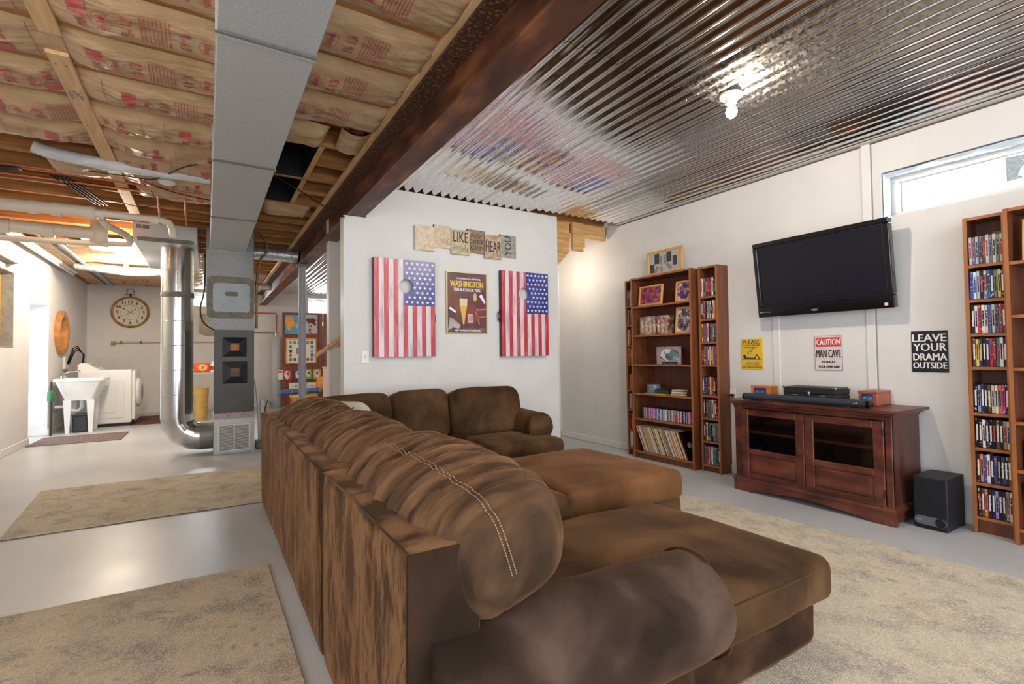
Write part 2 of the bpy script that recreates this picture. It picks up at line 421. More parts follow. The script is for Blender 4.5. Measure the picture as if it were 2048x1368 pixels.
# side door recess: white casing, open door leaf edge with glass, latch hardware
d1 = sempty('door_1', (XL-.3, (DY0+DY1)/2, 0))
m = MB()
for a, b in (((XL-.42, DY0, 0), (XL-.36, DY0+.05, DZ)), ((XL-.42, DY1-.05, 0), (XL-.36, DY1, DZ)), ((XL-.42, DY0, DZ-.05), (XL-.36, DY1, DZ))):
    m.rbox(a, b, .004)
struct('door_frame', m, TRIM, d1)
struct('door_leaf', MB().rbox((XL-.40, DY0+.052, .01), (XL-.37, DY0+.20, DZ-.052), .004), WHITEP, d1)
struct('lock_stile', MB().rbox((XL-.40, DY1-.16, .01), (XL-.37, DY1-.052, DZ-.052), .004), WHITEP, d1)
struct('hinge', MB().lathe([(.012, 0), (.012, .09)], (XL-.365, DY0+.2, 1.5), n=8), CHROME, d1)

# ---------------------------------------------------------------- ceiling
ceil = struct('ceiling', MB().box((XL-.3, YF-.2, 2.742), (XR+.3, 12.4, 2.77)), OSB)
JP, J0 = .368, 2.05
joists = [J0+JP*k for k in range(-13, 28)]
for y in joists:
    if min(abs(y-3.89), abs(y-4.626)) < .01:      # cut away between the duct and the blocking board
        obj('joist', MB().box((XL, y-.018, 2.50), (.36, y+.018, 2.741)), OLDPINE, ceil); obj('joist', MB().box((.692, y-.018, 2.50), (1.16, y+.018, 2.741)), OLDPINE, ceil)
        continue
    obj('joist', MB().box((XL, y-.018, 2.50), (1.16, y+.018, 2.741)), OLDPINE, ceil)
for y in (4.30, 4.668, 5.04):   # framing above the stair passage
    obj('joist', MB().box((1.16, y-.018, 2.515), (XR, y+.018, 2.741)), OLDPINE, ceil)
obj('rim_board', MB().box((XL+.001, 3.0, 2.50), (XL+.035, YB, 2.741)), OLDPINE, ceil)

def batt(k, x0, x1, sag=.05, wr=.017, prints=True, seed=0, fall=None):
    ya, yb = joists[0]+JP*(k+13)+.019, joists[0]+JP*(k+14)-.019
    yc, hw = (ya+yb)/2, (yb-ya)/2+.013
    def h(x, y):
        t = (y-yc)/hw
        z = 2.508-sag*(1-.75*math.exp(-((x+.6)/.10)**2)*(y < 6.3))*(1-abs(t)**3.)*(.8+.4*noise.noise((x*1.1, k*3.1, 5)))
        wv = noise.noise((x*5+t*2.4*math.sin(k*2.1+x*2), t*1.6+k*7, k*2.3)); w2 = noise.noise((x*12-t*4*math.cos(k+x*3), t*2.6, k*4.7+9))
        z -= wr*(1-.8*math.exp(-((x+.6)/.10)**2)*(y < 6.3))*(abs(wv)*1.5+abs(w2)*.8)*(1-abs(t)**6)
        e = min(x-x0, x1-x)
        if e < .06: z += .07*(1-e/.06)**2*(1-abs(t)**4)
        if fall: z -= fall(x)*(1-.3*t)
        return z
    nx = max(12, int((x1-x0)*60))
    g = MB().grid(lambda u, v: (x0+u*(x1-x0), yc+(v*2-1)*hw, h(x0+u*(x1-x0), yc+(v*2-1)*hw)), nx, 14)
    b = obj('insulation_batt', g, KRAFT, ceil, smooth=True)
    if prints:
        p = MB()
        def sub(mb):   # drape flat print over the bulge
            for i in range(len(mb.v)):
                x, y, z = mb.v[i]; mb.v[i] = (x, y, h(x, y)-.0035)
            p.add(mb.v, mb.f)
        def strip(xa, xb, y0, y1, n=6):
            mb = MB().grid(lambda u, v: (xa+u*(xb-xa), y0+v*(y1-y0), 0), 2, n); sub(mb)
        def half(xc, sg):   # square + word, oval, rating: reads along sg*y
            def T(s, xo, along, hei, yo=0):
                mb = MB(); text(mb, s, (xc+sg*xo-sg*hei/2, yc-sg*along/2+yo, 0), (0, sg, 0), (sg, 0, 0), along, hei, bold=.0016); sub(mb)
            strip(xc+sg*.155-.03, xc+sg*.155+.03, yc+sg*.015, yc+sg*.095)
            T('PINK', .155, .095, .034, -sg*.05)
            T('EcoTouch', .085, .085, .028)
            o = MB(); n = 20
            ring = [(xc+sg*.085+.034*math.cos(2*math.pi*i/n)*q, yc+.062*math.sin(2*math.pi*i/n)*q, 0) for q in (1, .94) for i in range(n)]
            o.add(ring, [(i, (i+1) % n, n+(i+1) % n, n+i) for i in range(n)]); sub(o)
            T('R-13', 0, .125, .046)
        x = (.575-.84*4 if x1 > .5 else .575-.84*4+((seed*.37) % .84))+(.03*((seed*7) % 5-2))
        while x < x1+.3:
            if x-.19 > x0 and x+.03 < x1: half(x, -1)
            if x+.05 > x0 and x+.17 < x1-.02:
                for q in range(8): strip(x+.05+q*.0145, x+.0535+q*.0145, yc-.10, yc+.10)
            if x+.18 > x0 and x+.40 < x1: half(x+.21, 1)
            if x+.45 > x0 and x+.5 < x1: strip(x+.47, x+.473, yc-hw*.8, yc+hw*.8)
            if x+.55 > x0 and x+.62 < x1: strip(x+.58, x+.583, yc-hw*.8, yc+hw*.8)
            x += .84
        if p.v: obj('printed_lettering', p, PINKINK, b)
    return b
for k in range(-9, 3):
    batt(k, XL+.04, .935 if k < 3 else .3, seed=k*5+3)
batt(3, XL+.04, .66, seed=2, sag=.06, wr=.02, fall=lambda x: .018*max(0, min(1, (x-.35)/.25)))
for k in (4, 5): batt(k, XL+.04, .30, seed=k*3, sag=.06, wr=.022)
batt(6, -.60, .30, seed=8, wr=.02); batt(7, -1.0, .10, seed=4, wr=.02); batt(8, -.52, .42, seed=1, wr=.02)
batt(8, .44, .86, seed=5, wr=.02, prints=False)
for k in range(16, 27): batt(k, XL+.04, -.02, seed=k*3, sag=.02, prints=(k > 23))
for k in range(20, 27): batt(k, .5, .935, seed=k, sag=.03, prints=False)

# pink roll of insulation hanging out of the open bay beside the beam
t = thing('insulation_roll', 'torn roll of pink fibre insulation curling out of an open joist bay beside the beam', 'insulation', (.80, 3.34, 2.44))
def roll(u, v, r=0):
    a = -2.6+u*3.4; y = 3.17+v*.33
    R_ = .085+.03*u+r; return (.80+R_*math.cos(a)*1.1+.03*v, y-.03*math.sin(u*3), 2.545+R_*math.sin(a)*.95+.006*noise.noise((u*6, v*6, 1)))
obj('paper_facing', MB().grid(roll, 24, 8), KRAFT, t, smooth=True)
obj('pink_fibre', MB().grid(lambda u, v: roll(u*.98+.01, v*1.04-.02, -.03+.02*noise.noise((u*9, v*9, 4))), 30, 14),
    pm('pink_glass_fibre', S(120,44,52), S(176,88,92), 30, rough=.95, bump=.8), t, smooth=True)

# wooden strapping nailed along the joists
def board(x0, x1, y0, y1, label):
    b = MB().rbox((x0, y0, 2.478), (x1, y1, 2.4975), .003)
    o = obj('strapping_board', b, PINEX, label=None)
    tag(o, label, 'board')
    n = MB()
    for y in np.arange(y0+.1, y1, JP):
        for dx in (.02, .06): n.lathe([(.0035, 0), (.0035, .0015)], (x0+dx, y, 2.4765), n=6)
    obj('nail', n, BLACKC, o)['kind'] = 'stuff'; return o
b1 = board(-.642, -.556, 3.03, 6.2, 'long pine strapping board with grade stamp nailed across the insulated joists')
g = MB()
for i in range(6):
    for j in range(4):
        if (i*3+j*5) % 4: g.box((-.628+i*.0095, 3.40+j*.022, 2.4768), (-.628+i*.0095+.006, 3.415+j*.022, 2.478))
obj('grade_stamp', g, pm('blue_grey_stamp_ink', S(120,134,140), rough=.8), b1)
board(-.625, -.545, 1.7, 2.85, 'short pine strapping board ending near the big duct, above the camera')

# blocking, open bays and black return pan beside the beam
obj('blocking_board', MB().box((.655, 3.541, 2.502), (.691, 4.975, 2.735)), PINE, ceil)
for y0, y1 in ((3.541, 4.239), (4.277, 4.975)):
    p_ = MB().box((.372, y0, 2.505), (.653, y1, 2.72)); p_.f = [f for f in p_.f if set(f) != {0, 1, 2, 3}]; p_.m = p_.m[:5]
    obj('return_pan', p_, BLACKPAN, ceil)
# ---------------------------------------------------------------- corrugated metal ceiling
def corr_mat(name, a, b, r0, r1, sc=55):
    m = bpy.data.materials.new(name); m.use_nodes = True; nt = m.node_tree; N = nt.nodes; L = nt.links
    bs = N['Principled BSDF']; bs.inputs['Metallic'].default_value = 1
    tc = N.new('ShaderNodeTexCoord'); vo = N.new('ShaderNodeTexVoronoi'); vo.inputs['Scale'].default_value = sc
    L.new(tc.outputs['Object'], vo.inputs['Vector'])
    sp = N.new('ShaderNodeSeparateColor'); L.new(vo.outputs['Color'], sp.inputs[0])
    cr = N.new('ShaderNodeValToRGB'); cr.color_ramp.elements[0].color = a; cr.color_ramp.elements[1].color = b
    L.new(sp.outputs[0], cr.inputs[0]); L.new(cr.outputs[0], bs.inputs['Base Color'])
    mr = N.new('ShaderNodeMapRange'); mr.inputs[3].default_value = r0; mr.inputs[4].default_value = r1
    L.new(sp.outputs[1], mr.inputs[0]); L.new(mr.outputs[0], bs.inputs['Roughness'])
    return m
CORR = corr_mat('corrugated_galvanized', S(206,206,206), S(226,226,228), .07, .13)
CORRS = corr_mat('spangled_galvanized', S(178,176,172), S(218,218,218), .16, .34, 70)
PIT, AMP = .085, .0105
def sheet(x0, x1, y0, y1, dz, mat_):
    n = int(round((x1-x0)/PIT*8))
    def fn(u, v):
        x = x0+u*(x1-x0); return (x, y0+v*(y1-y0), ZC+dz+AMP*math.cos(2*math.pi*x/PIT))
    o = obj('corrugated_sheet', MB().grid(fn, n, 3), mat_, ceil, smooth=True)
    s = MB()
    for yy in (y0+.06, (y0+y1)/2, y1-.06):
        for q in range(1, int((x1-x0)/PIT), 3):
            x = (math.floor(x0/PIT)+q+.5)*PIT+PIT*0
            if x0 < x < x1: s.lathe([(.0055, 0), (.0055, -.004), (.002, -.005)], (x, yy, ZC+dz-AMP), n=6)
    obj('screw', s, CHROME, o)['kind'] = 'stuff'
W9 = .567
cols = [1.085+i*W9 for i in range(5)]
rows = [(-2.75, -.42), (-.45, 1.83), (1.79, 4.125)]
for j, (y0, y1) in enumerate(rows):
    for i, x in enumerate(cols):
        xe = min(x+W9+.02, XR-.004)
        if j == 2 and x+W9 > 3.2: y1 = 4.05
        sheet(x, xe, y0, y1, (i % 2)*.0022+(j % 2)*.0016, CORRS if (i, j) in ((2, 1),) else CORR)
for j, (y0, y1) in enumerate(((5.27, 7.6), (7.57, 9.9), (9.87, 12.09))):
    for i, x in enumerate(cols):
        sheet(x, min(x+W9+.02, XR-.004), y0, y1, (i % 2)*.0022+(j % 2)*.0016, CORR)
# timber framing left open over the stair passage
fr = thing('stair_header_framing', 'rough timber header blocks exposed above the passage beside the partition wall', 'framing', (3.5, 4.3, 2.3))
obj('header_board', MB().rbox((3.532, 4.222, 2.345), (3.886, 4.258, 2.50), .003), PINE, fr)
obj('block', MB().rbox((3.383, 4.186, 2.183), (3.530, 4.222, 2.495), .003), PINE, fr)
obj('block', MB().rbox((3.532, 4.224, 2.235), (3.584, 4.256, 2.344), .003), PINE, fr)
obj('stair_stringer', MB().prism([(3.128, 1.925), (3.128, 2.325), (3.382, 2.325), (3.382, 2.185)], 'y', 4.244, 4.262), PINE, fr)
obj('upper_plank', MB().rbox((3.128, 4.242, 2.333), (3.382, 4.262, 2.497), .003), PINE, fr)
obj('cross_tie', MB().rbox((3.128, 4.232, 2.315), (3.384, 4.243, 2.345), .002), PINE, fr)
obj('corner_shade_piece', MB().prism([(3.888, 2.352), (3.888, 2.503), (3.918, 2.503)], 'y', 4.222, 4.26), GALVD, fr)  # grey piece standing in for the shaded wall corner
# ---------------------------------------------------------------- steel beam
bm_ = thing('steel_beam', 'rusty brown steel I-beam running the length of the basement ceiling', 'beam', (1.046, 4.5, 2.22))
obj('top_flange', MB().rbox((.93, YF, 2.452), (1.16, YB-.001, 2.469), .003), RUST, bm_)
obj('web', MB().box((1.038, YF, 2.236), (1.054, YB-.001, 2.452)), STEEL, bm_)
obj('bottom_flange', MB().rbox((.972, YF, 2.2195), (1.12, YB-.001, 2.236), .004), STEEL, bm_)
obj('timber_plate', MB().rbox((.90, YF, 2.470), (1.16, YB-.001, 2.499), .003), PINEX, bm_)
for y in np.arange(1.2, 8, .9): obj('bolt', MB().lathe([(.018, 0), (.018, .006)], (.985, y, 2.4455), n=8), RUST, bm_)
p = thing('support_column', 'grey round steel column standing under the beam near the stairs', 'column', (1.015, 6.62, 0))
obj('tube', MB().lathe([(.043, .01), (.043, 2.19)], (1.015, 6.62, 0), n=24), pm('pale_grey_column_paint', S(176,182,190), rough=.4), p, autos=40)
obj('base_plate', MB().rbox((.94, 6.545, 0), (1.09, 6.695, .01), .002), GALVD, p)
obj('top_plate', MB().rbox((.95, 6.555, 2.19), (1.08, 6.685, 2.2185), .002), GALVD, p)
# ================================================================ DUCTWORK AND FURNACE
t = thing('supply_duct', 'long rectangular galvanized air duct hanging below the insulated joists', 'duct', (.197, 3, 2.25))
segs = [-2.9, 2.087, 3.46, 4.85, 6.325]
for a, b in zip(segs, segs[1:]):
    m = MB().rbox((.027, a+.012, 2.25), (.368, b-.012, 2.474), .003)
    m.rbox((.022, b-.012, 2.245), (.373, b+.006 if b < 6 else b, 2.4745), .002)
    obj('duct_section', m, GALV, t)
for y in segs[1:-1]: obj('drive_cleat', MB().rbox((.021, y-.034, 2.2435), (.374, y-.014, 2.2455), .001), GALVD, t)

f = thing('furnace', 'upright grey furnace tower with sheet metal plenum above and louvred grille at its foot', 'furnace', (.265, 6.7, 0))
obj('plenum', MB().rbox((-.006, 6.33, 1.56), (.458, 7.0, 2.499), .004).prism([(-.006,1.56),(.458,1.56),(.461,1.39),(.07,1.39),(-.002,1.50)], 'y', 6.332, 6.998), GALVD, f)
m = MB()
def wob(x0, x1, z0, z1, y, th=.004, n=44):
    pts = []
    for k in range(n):
        a = 2*math.pi*k/n; cx, cz = (x0+x1)/2, (z0+z1)/2; c, s_ = math.cos(a), math.sin(a)
        q = (abs(c)**18+abs(s_)**18)**(-1/18)
        pts.append((cx+c*q*(x1-x0)/2*(1+.035*noise.noise((k*1.7, y, 2))), cz+s_*q*(z1-z0)/2*(1+.05*noise.noise((k*1.3, y, 7)))))
    return MB().prism(pts, 'y', y-th, y)
obj('mastic_seal', wob(.0, .455, 1.50, 1.97, 6.3305, .003), MASTIC, f)
obj('access_patch', wob(.055, .418, 1.575, 1.895, 6.328, .004), PATCH, f)
obj('mastic_smear', wob(.17, .30, 1.75, 1.80, 6.3245, .002, 14), MASTIC, f)
obj('cabinet', MB().rbox((.07, 6.35, .425), (.461, 7.0, 1.392), .004), DARKGREY, f)
TAPE = pm('foil_tape_with_red_print', S(176,170,172), S(186,92,100), 40, 2, rough=.4, lo=.56, hi=.64)
obj('foil_tape', MB().rbox((.064, 6.343, 1.375), (.464, 6.352, 1.425), .002), TAPE, f)
obj('foil_tape', MB().rbox((.066, 6.343, .385), (.464, 6.352, .455), .002), TAPE, f)
obj('return_box', MB().rbox((.066, 6.352, 0), (.464, 7.0, .425), .003), GALV, f)
g = obj('return_grille', MB().rbox((.105, 6.336, .028), (.424, 6.3515, .045), .002).rbox((.105, 6.336, .31), (.424, 6.3515, .327), .002).rbox((.105, 6.336, .045), (.124, 6.3515, .31), .002)
        .rbox((.405, 6.336, .045), (.424, 6.3515, .31), .002).rbox((.257, 6.336, .045), (.272, 6.3515, .31), .002).box((.12, 6.3505, .04), (.41, 6.3518, .32), 1),
        [WHITEP, BLACKC], f)
sl = MB().box((-.0655, -.006, -.003), (.0655, .004, .003)); sl.xf(Matrix.Rotation(-.5, 4, 'X'))
slm = None
for cx in (.1905, .3385):
    for k in range(20):
        if slm is None:
            o = obj('grille_slat', MB().add([(v[0]+cx, v[1]+6.3435, v[2]+.054) for v in sl.v], sl.f), WHITEP, g); slm = o; base = (cx, .054)
        else:
            o = slm.copy(); C.objects.link(o); o.parent = g; o.location = (cx-base[0], 0, .013*k+.054-base[1])
def deco(z0, z1, x0, x1, label, art):
    t = thing('square_frame', label, 'frame', ((x0+x1)/2, 6.348, z0), 'square frames on the furnace')
    cx, cz, y = (x0+x1)/2, (z0+z1)/2, 6.3485; h = (x1-x0)/2; hz = (z1-z0)/2
    vs = [(x0,y-.012,z0),(x1,y-.012,z0),(x1,y-.012,z1),(x0,y-.012,z1)]+[(cx+sx*h*.38,y-.03,cz+sz*hz*.38) for sx, sz in ((-1,-1),(1,-1),(1,1),(-1,1))]+[(x0,y,z0),(x1,y,z0),(x1,y,z1),(x0,y,z1)]
    obj('bevelled_frame', MB().add(vs, [(i,(i+1)%4,4+(i+1)%4,4+i) for i in range(4)]+[(8+i,8+(i+1)%4,(i+1)%4,i) for i in range(4)]+[(4,5,6,7),(11,10,9,8)]), BLACKP, t)
    obj('centre_picture', MB().box((cx-h*.36, y-.033, cz-hz*.36), (cx+h*.36, y-.0302, cz+hz*.36)), art, t)
deco(1.076, 1.292, .149, .384, 'upper square black frame with small amber picture on the grey furnace', pm('amber_picture', S(196,128,60), S(120,70,36), 12))
deco(.776, 1.022, .149, .390, 'lower square black frame with small brown picture on the grey furnace', pm('brown_picture', S(130,90,50), S(40,36,44), 9))

t = thing('return_pipe', 'shiny round metal return pipe standing beside the furnace with a segmented elbow', 'pipe', (-.28, 6.65, 0))
RP = .154
m = MB().lathe([(RP, .40), (RP, 2.305)], (-.28, 6.65, 0), n=40)
obj('riser', m, SHINY, t, autos=40)
for z in (.66, .93, 1.2, 1.47, 2.03): obj('crimped_seam', MB().lathe([(RP+.0005, z), (RP+.003, z+.003), (RP+.003, z+.007), (RP+.0005, z+.01)], (-.28, 6.65, 0), n=40), SHINY, t, autos=40)
obj('mastic_band', MB().lathe([(RP+.001, 1.735), (RP+.004, 1.74), (RP+.004, 1.79), (RP+.001, 1.795)], (-.28, 6.65, 0), n=40), MASTIC, t, autos=40)
BR = .215
def epath(a): return Vector((-.28+BR-BR*math.cos(a), 6.65, .40-BR*math.sin(a)))
angs = [0, .31, .78, 1.26, math.pi/2]
pts = [epath(a) for a in angs]
for i in range(4):
    m = MB(); rings = []
    for a, p in ((angs[i], pts[i]), (angs[i+1], pts[i+1])):
        tdir = Vector((math.sin(a), 0, -math.cos(a))); nrm = Vector((math.cos(a), 0, math.sin(a)))
        rings.append([p+nrm*RP*math.cos(2*math.pi*k/32)+Vector((0,1,0))*RP*math.sin(2*math.pi*k/32) for k in range(32)])
    m.add(rings[0]+rings[1], [(k, (k+1) % 32, 32+(k+1) % 32, 32+k) for k in range(32)])
    obj('elbow_gore', m, SHINY, t, autos=40)
obj('horizontal_run', MB().lathe([(RP, 0), (RP, .129)], (-.065, 6.65, .185), 'x', 32), GALVD, t, autos=40)
t = thing('return_plenum_box', 'sheet metal box duct at the ceiling that caps the shiny round pipe', 'duct', (-.38, 7.2, 2.3))
obj('box', MB().rbox((-.66, 6.4, 2.302), (-.09, 8.3, 2.4985), .004), GALV, t)
obj('mastic_seal', wob(-.62, -.12, 2.30, 2.345, 6.3995, .003, 30), MASTIC, t)
m = MB(); m.box((-.63, 6.397, 2.43), (-.585, 6.399, 2.47)); m.box((-.575, 6.397, 2.43), (-.52, 6.399, 2.47))
obj('stamp', m, MASTIC, t)
tag(obj('joist_pan', MB().rbox((-1.22, 7.15, 2.43), (-.67, 8.0, 2.445), .003), GALV), 'flat sheet metal pan fixed under the joists beside the hanging bulbs', 'sheet metal')

def flex(name, path, r, mat_, label, n=14):
    P = [Vector(p) for p in path]; out = []; rad = []
    cum = [0]
    for a, b in zip(P, P[1:]): cum.append(cum[-1]+(b-a).length)
    N = max(20, int(cum[-1]/.012)); 
    for i in range(N+1):
        s = cum[-1]*i/N; k = max(j for j in range(len(cum)) if cum[j] <= s+1e-9); k = min(k, len(P)-2)
        q = (s-cum[k])/(cum[k+1]-cum[k]); p0, p1, p2, p3 = P[max(k-1, 0)], P[k], P[k+1], P[min(k+2, len(P)-1)]
        out.append(.5*((2*p1)+(p2-p0)*q+(2*p0-5*p1+4*p2-p3)*q*q+(3*p1-p0-3*p2+p3)*q**3))
        rad.append(r*(1+.05*(1 if i % 2 else -1)+.05*noise.noise((i*.3, r, 2))))
    return tag(obj(name, MB().tube(out, rad, n), mat_, smooth=True), label, 'flexible duct')
flex('flex_duct', [(-1.0,4.47,2.50),(-.9,4.49,2.475),(-.6,4.52,2.462),(-.3,4.5,2.46),(.02,4.5,2.465)], .042, WFLEX, 'white flexible duct lying in an open joist bay beyond the last full insulation batts')
flex('flex_duct', [(.455,7.08,2.40),(.6,7.07,2.405),(.8,7.05,2.40),(1.03,7.03,2.39)], .085, FLEX, 'foil flexible duct running from the furnace plenum to the steel beam')
flex('flex_duct', [(.455,9.3,2.28),(.7,9.4,2.29),(.94,9.5,2.29)], .06, FLEX, 'short foil flexible duct hanging beyond the furnace near the end window')
flex('flex_duct', [(-1.6,9.35,2.44),(-1.3,9.2,2.39),(-.95,9.1,2.355),(-.6,9.05,2.37),(-.2,9.0,2.43)], .065, FLEX, 'sagging foil flexible duct below the joists above the laundry corner')
t = tag(obj('junction_box', MB().lathe([(.05,0),(.058,.01),(.055,.035),(.045,.04)], (-.27, 4.72, 2.44), n=16), WHITEP, autos=40), 'round white junction box fixed beside the white flexible duct', 'junction box')

# ---------------------------------------------------------------- pipes and cables overhead
t = thing('drain_pipe', 'large cream plastic drain pipe crossing below the joists, bending down to the metal duct', 'pipe', (-1.3, 5.42, 2.25))
obj('main_run', MB().tube([(-1.90,5.44,2.30),(-.82,5.40,2.31)], .05, 14), PVC, t, autos=40)
obj('narrow_run', MB().tube([(-.82,5.40,2.31),(-.36,5.43,2.31),(-.30,5.46,2.305),(-.275,5.52,2.27),(-.27,5.56,2.2)], .03, 12), PVC, t, autos=40)
for x, r in ((-1.2,.056),(-1.06,.058),(-.84,.055),(-.78,.04),(-.4,.037)): obj('coupling', MB().lathe([(r,-.03),(r,.03)], (x,5.415,2.305), 'x', 14), PVC, t, autos=40)
t = thing('vent_pipe', 'wide cream plastic vent pipe behind the drain pipe, ending in a capped tee', 'pipe', (-1.3, 6.0, 2.2))
obj('main_run', MB().tube([(-1.90,5.90,2.23),(-.92,6.05,2.26)], .056, 14), PVC, t, autos=40)
obj('tee', MB().tube([(-.88,6.06,2.18),(-.88,6.06,2.37)], .068, 14), PVC, t, autos=40)
for x in (-1.5,-1.22): obj('coupling', MB().lathe([(.063,-.035),(.063,.035)], (x,6.0+(x+1.22)*.14,2.24), 'x', 14), PVC, t, autos=40)
t = thing('branch_pipe', 'thin cream plastic pipe under the vent pipe running towards the bulbs', 'pipe', (-1, 6.2, 2.2))
obj('main_run', MB().tube([(-1.55,6.02,2.14),(-1.0,6.2,2.19),(-.66,6.32,2.235)], .026, 12), PVC, t, autos=40)
for p in ((-1.15,6.15,2.177),(-.86,6.25,2.207)): obj('coupling', MB().lathe([(.033,-.025),(.033,.025)], p, 'x', 12), PVC, t, autos=40)
tag(obj('bent_pipe', MB().tube([(-.80,5.62,2.40),(-.80,5.66,2.31),(-.77,5.75,2.275),(-.71,5.95,2.28),(-.67,6.05,2.27),(-.665,6.3,2.26)], .03, 12), PVC, autos=40), 'short S-bent cream plastic pipe in front of the sheet metal box', 'pipe')
t = thing('copper_line', 'copper water line strapped across the joists above the drain pipe', 'pipe', (-.8, 5.15, 2.4))
obj('main_run', MB().tube([(-1.88,5.12,2.47),(-.9,5.12,2.47),(-.36,5.15,2.47),(-.02,5.2,2.47)], .011, 8), COPPER, t, autos=40)
obj('branch', MB().tube([(-.36,5.15,2.462),(-.37,5.3,2.462),(-.4,6.1,2.44)], .010, 8), COPPER, t, autos=40)
obj('branch', MB().tube([(-.16,5.17,2.462),(-.17,5.3,2.462),(-.18,6.1,2.44)], .010, 8), COPPER, t, autos=40)
tag(obj('copper_line', MB().tube([(-1.88,4.93,2.475),(-.9,4.95,2.475),(-.05,4.99,2.475)], .009, 8), pm('orange_pex_tube', S(206,96,52), rough=.4), autos=40), 'orange water tube crossing the open joists next to the copper line', 'pipe')
t = thing('grey_conduit', 'pair of grey conduits along the ceiling above the side door', 'conduit', (-1.5, 9, 2.45))
for x, r in ((-1.50,.026),(-1.60,.014)): obj('conduit', MB().tube([(x,7.1,2.455),(x-.01,9.2,2.46),(x-.015,11.8,2.465)], r, 10), pm('grey_conduit_metal', S(150,156,164), rough=.4, metal=.4), t, autos=40)
t = thing('tube_light', 'unlit white strip light running along the top of the left wall', 'light', (-1.82, 9, 2.42))
obj('housing', MB().rbox((-1.87,7.0,2.45), (-1.77,10.4,2.4985), .006), WHITEP, t)
obj('tube', MB().tube([(-1.82,7.03,2.432),(-1.82,10.37,2.432)], .017, 12), pm('frosted_tube', S(236,234,228), rough=.3), t, autos=40)
def cable(path, label, r=.0045, mat_=BLACKC, group=None):
    P = [Vector(p) for p in path]; out = []
    for k in range(len(P)-1):
        p0, p1, p2, p3 = P[max(k-1, 0)], P[k], P[k+1], P[min(k+2, len(P)-1)]
        for i in range(6):
            q = i/6; out.append(.5*((2*p1)+(p2-p0)*q+(2*p0-5*p1+4*p2-p3)*q*q+(3*p1-p0-3*p2+p3)*q**3))
    out.append(P[-1])
    return tag(obj('cable', MB().tube(out, r, 6), mat_, smooth=True), label, 'cable', group)
cable([(.022,4.05,2.44),(-.15,4.3,2.455),(-.34,4.6,2.43),(-.52,4.7,2.45),(-.75,4.72,2.455)], 'black cable looping from the big duct to the white junction box')
cable([(-.42,4.78,2.45),(-.28,4.9,2.44),(-.12,5.02,2.45),(.022,5.1,2.46)], 'black cable sagging below the joists behind the strapping board')
cable([(-.40,5.05,2.46),(-.38,5.2,2.40),(-.5,5.3,2.38),(-.7,5.35,2.42)], 'thin black cable looping below the end of the strapping board', .003)
for i in range(4):
    cable([(-1.9,4.86+i*.02,2.47-i*.008),(-1.5,4.95+i*.02,2.462-.006*i),(-1.15,4.86+.02*i,2.45)], 'black cable %s in the bundle by the left wall' % ('nearest the camera','second from the camera','third from the camera','farthest from the camera')[i], .007, group='black cables bundled by the left wall')
    cable([(-1.02+i*.03,5.02,2.472),(-.95+i*.03,5.25,2.465),(-.86+i*.03,5.75,2.468)], 'black cable %s in the row over the drain pipe' % ('nearest the left wall','second from the left wall','third from the left wall','nearest the strapping board')[i], .007, group='black cables over the drain pipe')
cable([(.40,4.2,2.492),(.62,4.36,2.45),(.74,4.3,2.36),(.88,4.2,2.25),(.953,4.12,2.195)], 'black cable drooping from the joists past the steel beam to the partition wall', .005)
for i, c_ in enumerate(('black', 'yellow', 'orange')):
    mm = {'black': BLACKC, 'yellow': pm('yellow_wire', S(150,128,70), rough=.5), 'orange': pm('orange_wire', S(150,84,54), rough=.5)}[c_]
    cable([(.49+i*.012,6.28,2.49),(.56+i*.012,6.3,2.40),(.57+i*.012,6.34,2.28),(.50+i*.01,6.36,2.15),(.475+i*.012,6.4,1.8),(.478+i*.01,6.4,1.4)], c_+' wire hanging in a loop beside the furnace plenum', .0045, mm)
cable([(-.02,6.31,2.2),(-.025,6.3,1.8),(-.06,6.29,1.6),(-.03,6.31,1.45),(.066,6.33,1.37)], 'black cable hanging down the front edge of the plenum to the furnace', .008)

# ---------------------------------------------------------------- bare bulbs
def bulb(x, y, zt, label, power=BULB, rad=.032, lit=True):
    t = thing('bulb_lampholder', label, 'light', (x, y, zt))
    obj('lampholder', MB().lathe([(.06,0),(.06,-.012),(.05,-.02),(.034,-.026),(.030,-.05),(.0,-.05)], (x,y,zt), n=24), PORC, t, autos=45)
    b = obj('bulb', MB().lathe([(.013,-.05),(.015,-.06),(.026,-.078),(.031,-.098),(.027,-.116),(.015,-.128),(.002,-.131)], (x,y,zt), n=20), BULBM, t, smooth=True)
    d = bpy.data.lights.new('bulb_light', 'POINT'); d.energy = power; d.color = (1, .86, .68); d.shadow_soft_size = .034
    o = bpy.data.objects.new('bulb_light', d); C.objects.link(o); o.parent = t; o.location = (0, 0, -.165)
    return t
bulb(2.50, 1.672, 2.497, 'bare lit bulb on a white holder under the corrugated metal ceiling')
bulb(-.985, 8.87, 2.497, 'bare lit bulb farthest back over the laundry, above the foil duct', 80)
bulb(-.92, 7.56, 2.4305, 'bare lit bulb under the sheet metal pan, between two other bulbs', 45)
bulb(-.96, 6.82, 2.499, 'bare lit bulb beside the capped cream tee, nearest of the laundry bulbs', 55)
pb = bulb(3.44, 4.66, 2.20, 'bare lit bulb in the passage behind the partition wall', 12)
obj('cord', MB().tube([(3.44,4.66,2.199),(3.44,4.665,2.35),(3.44,4.665,2.518)], .004, 6), WHITEP, pb)
bulb(-.9, 1.2, 2.497, 'added fill bulb, out of view under the insulation behind the camera', 24)  # unseen bulb added to brighten the room
bulb(2.4, -1.4, 2.497, 'added fill bulb, out of view under the corrugated ceiling behind the camera', 50)  # another unseen bulb, added for fill
bulb(2.6, 8.2, 2.497, 'added unseen bulb under the corrugated ceiling beyond the stairs', 40)  # added bulb in the hidden area, out of view

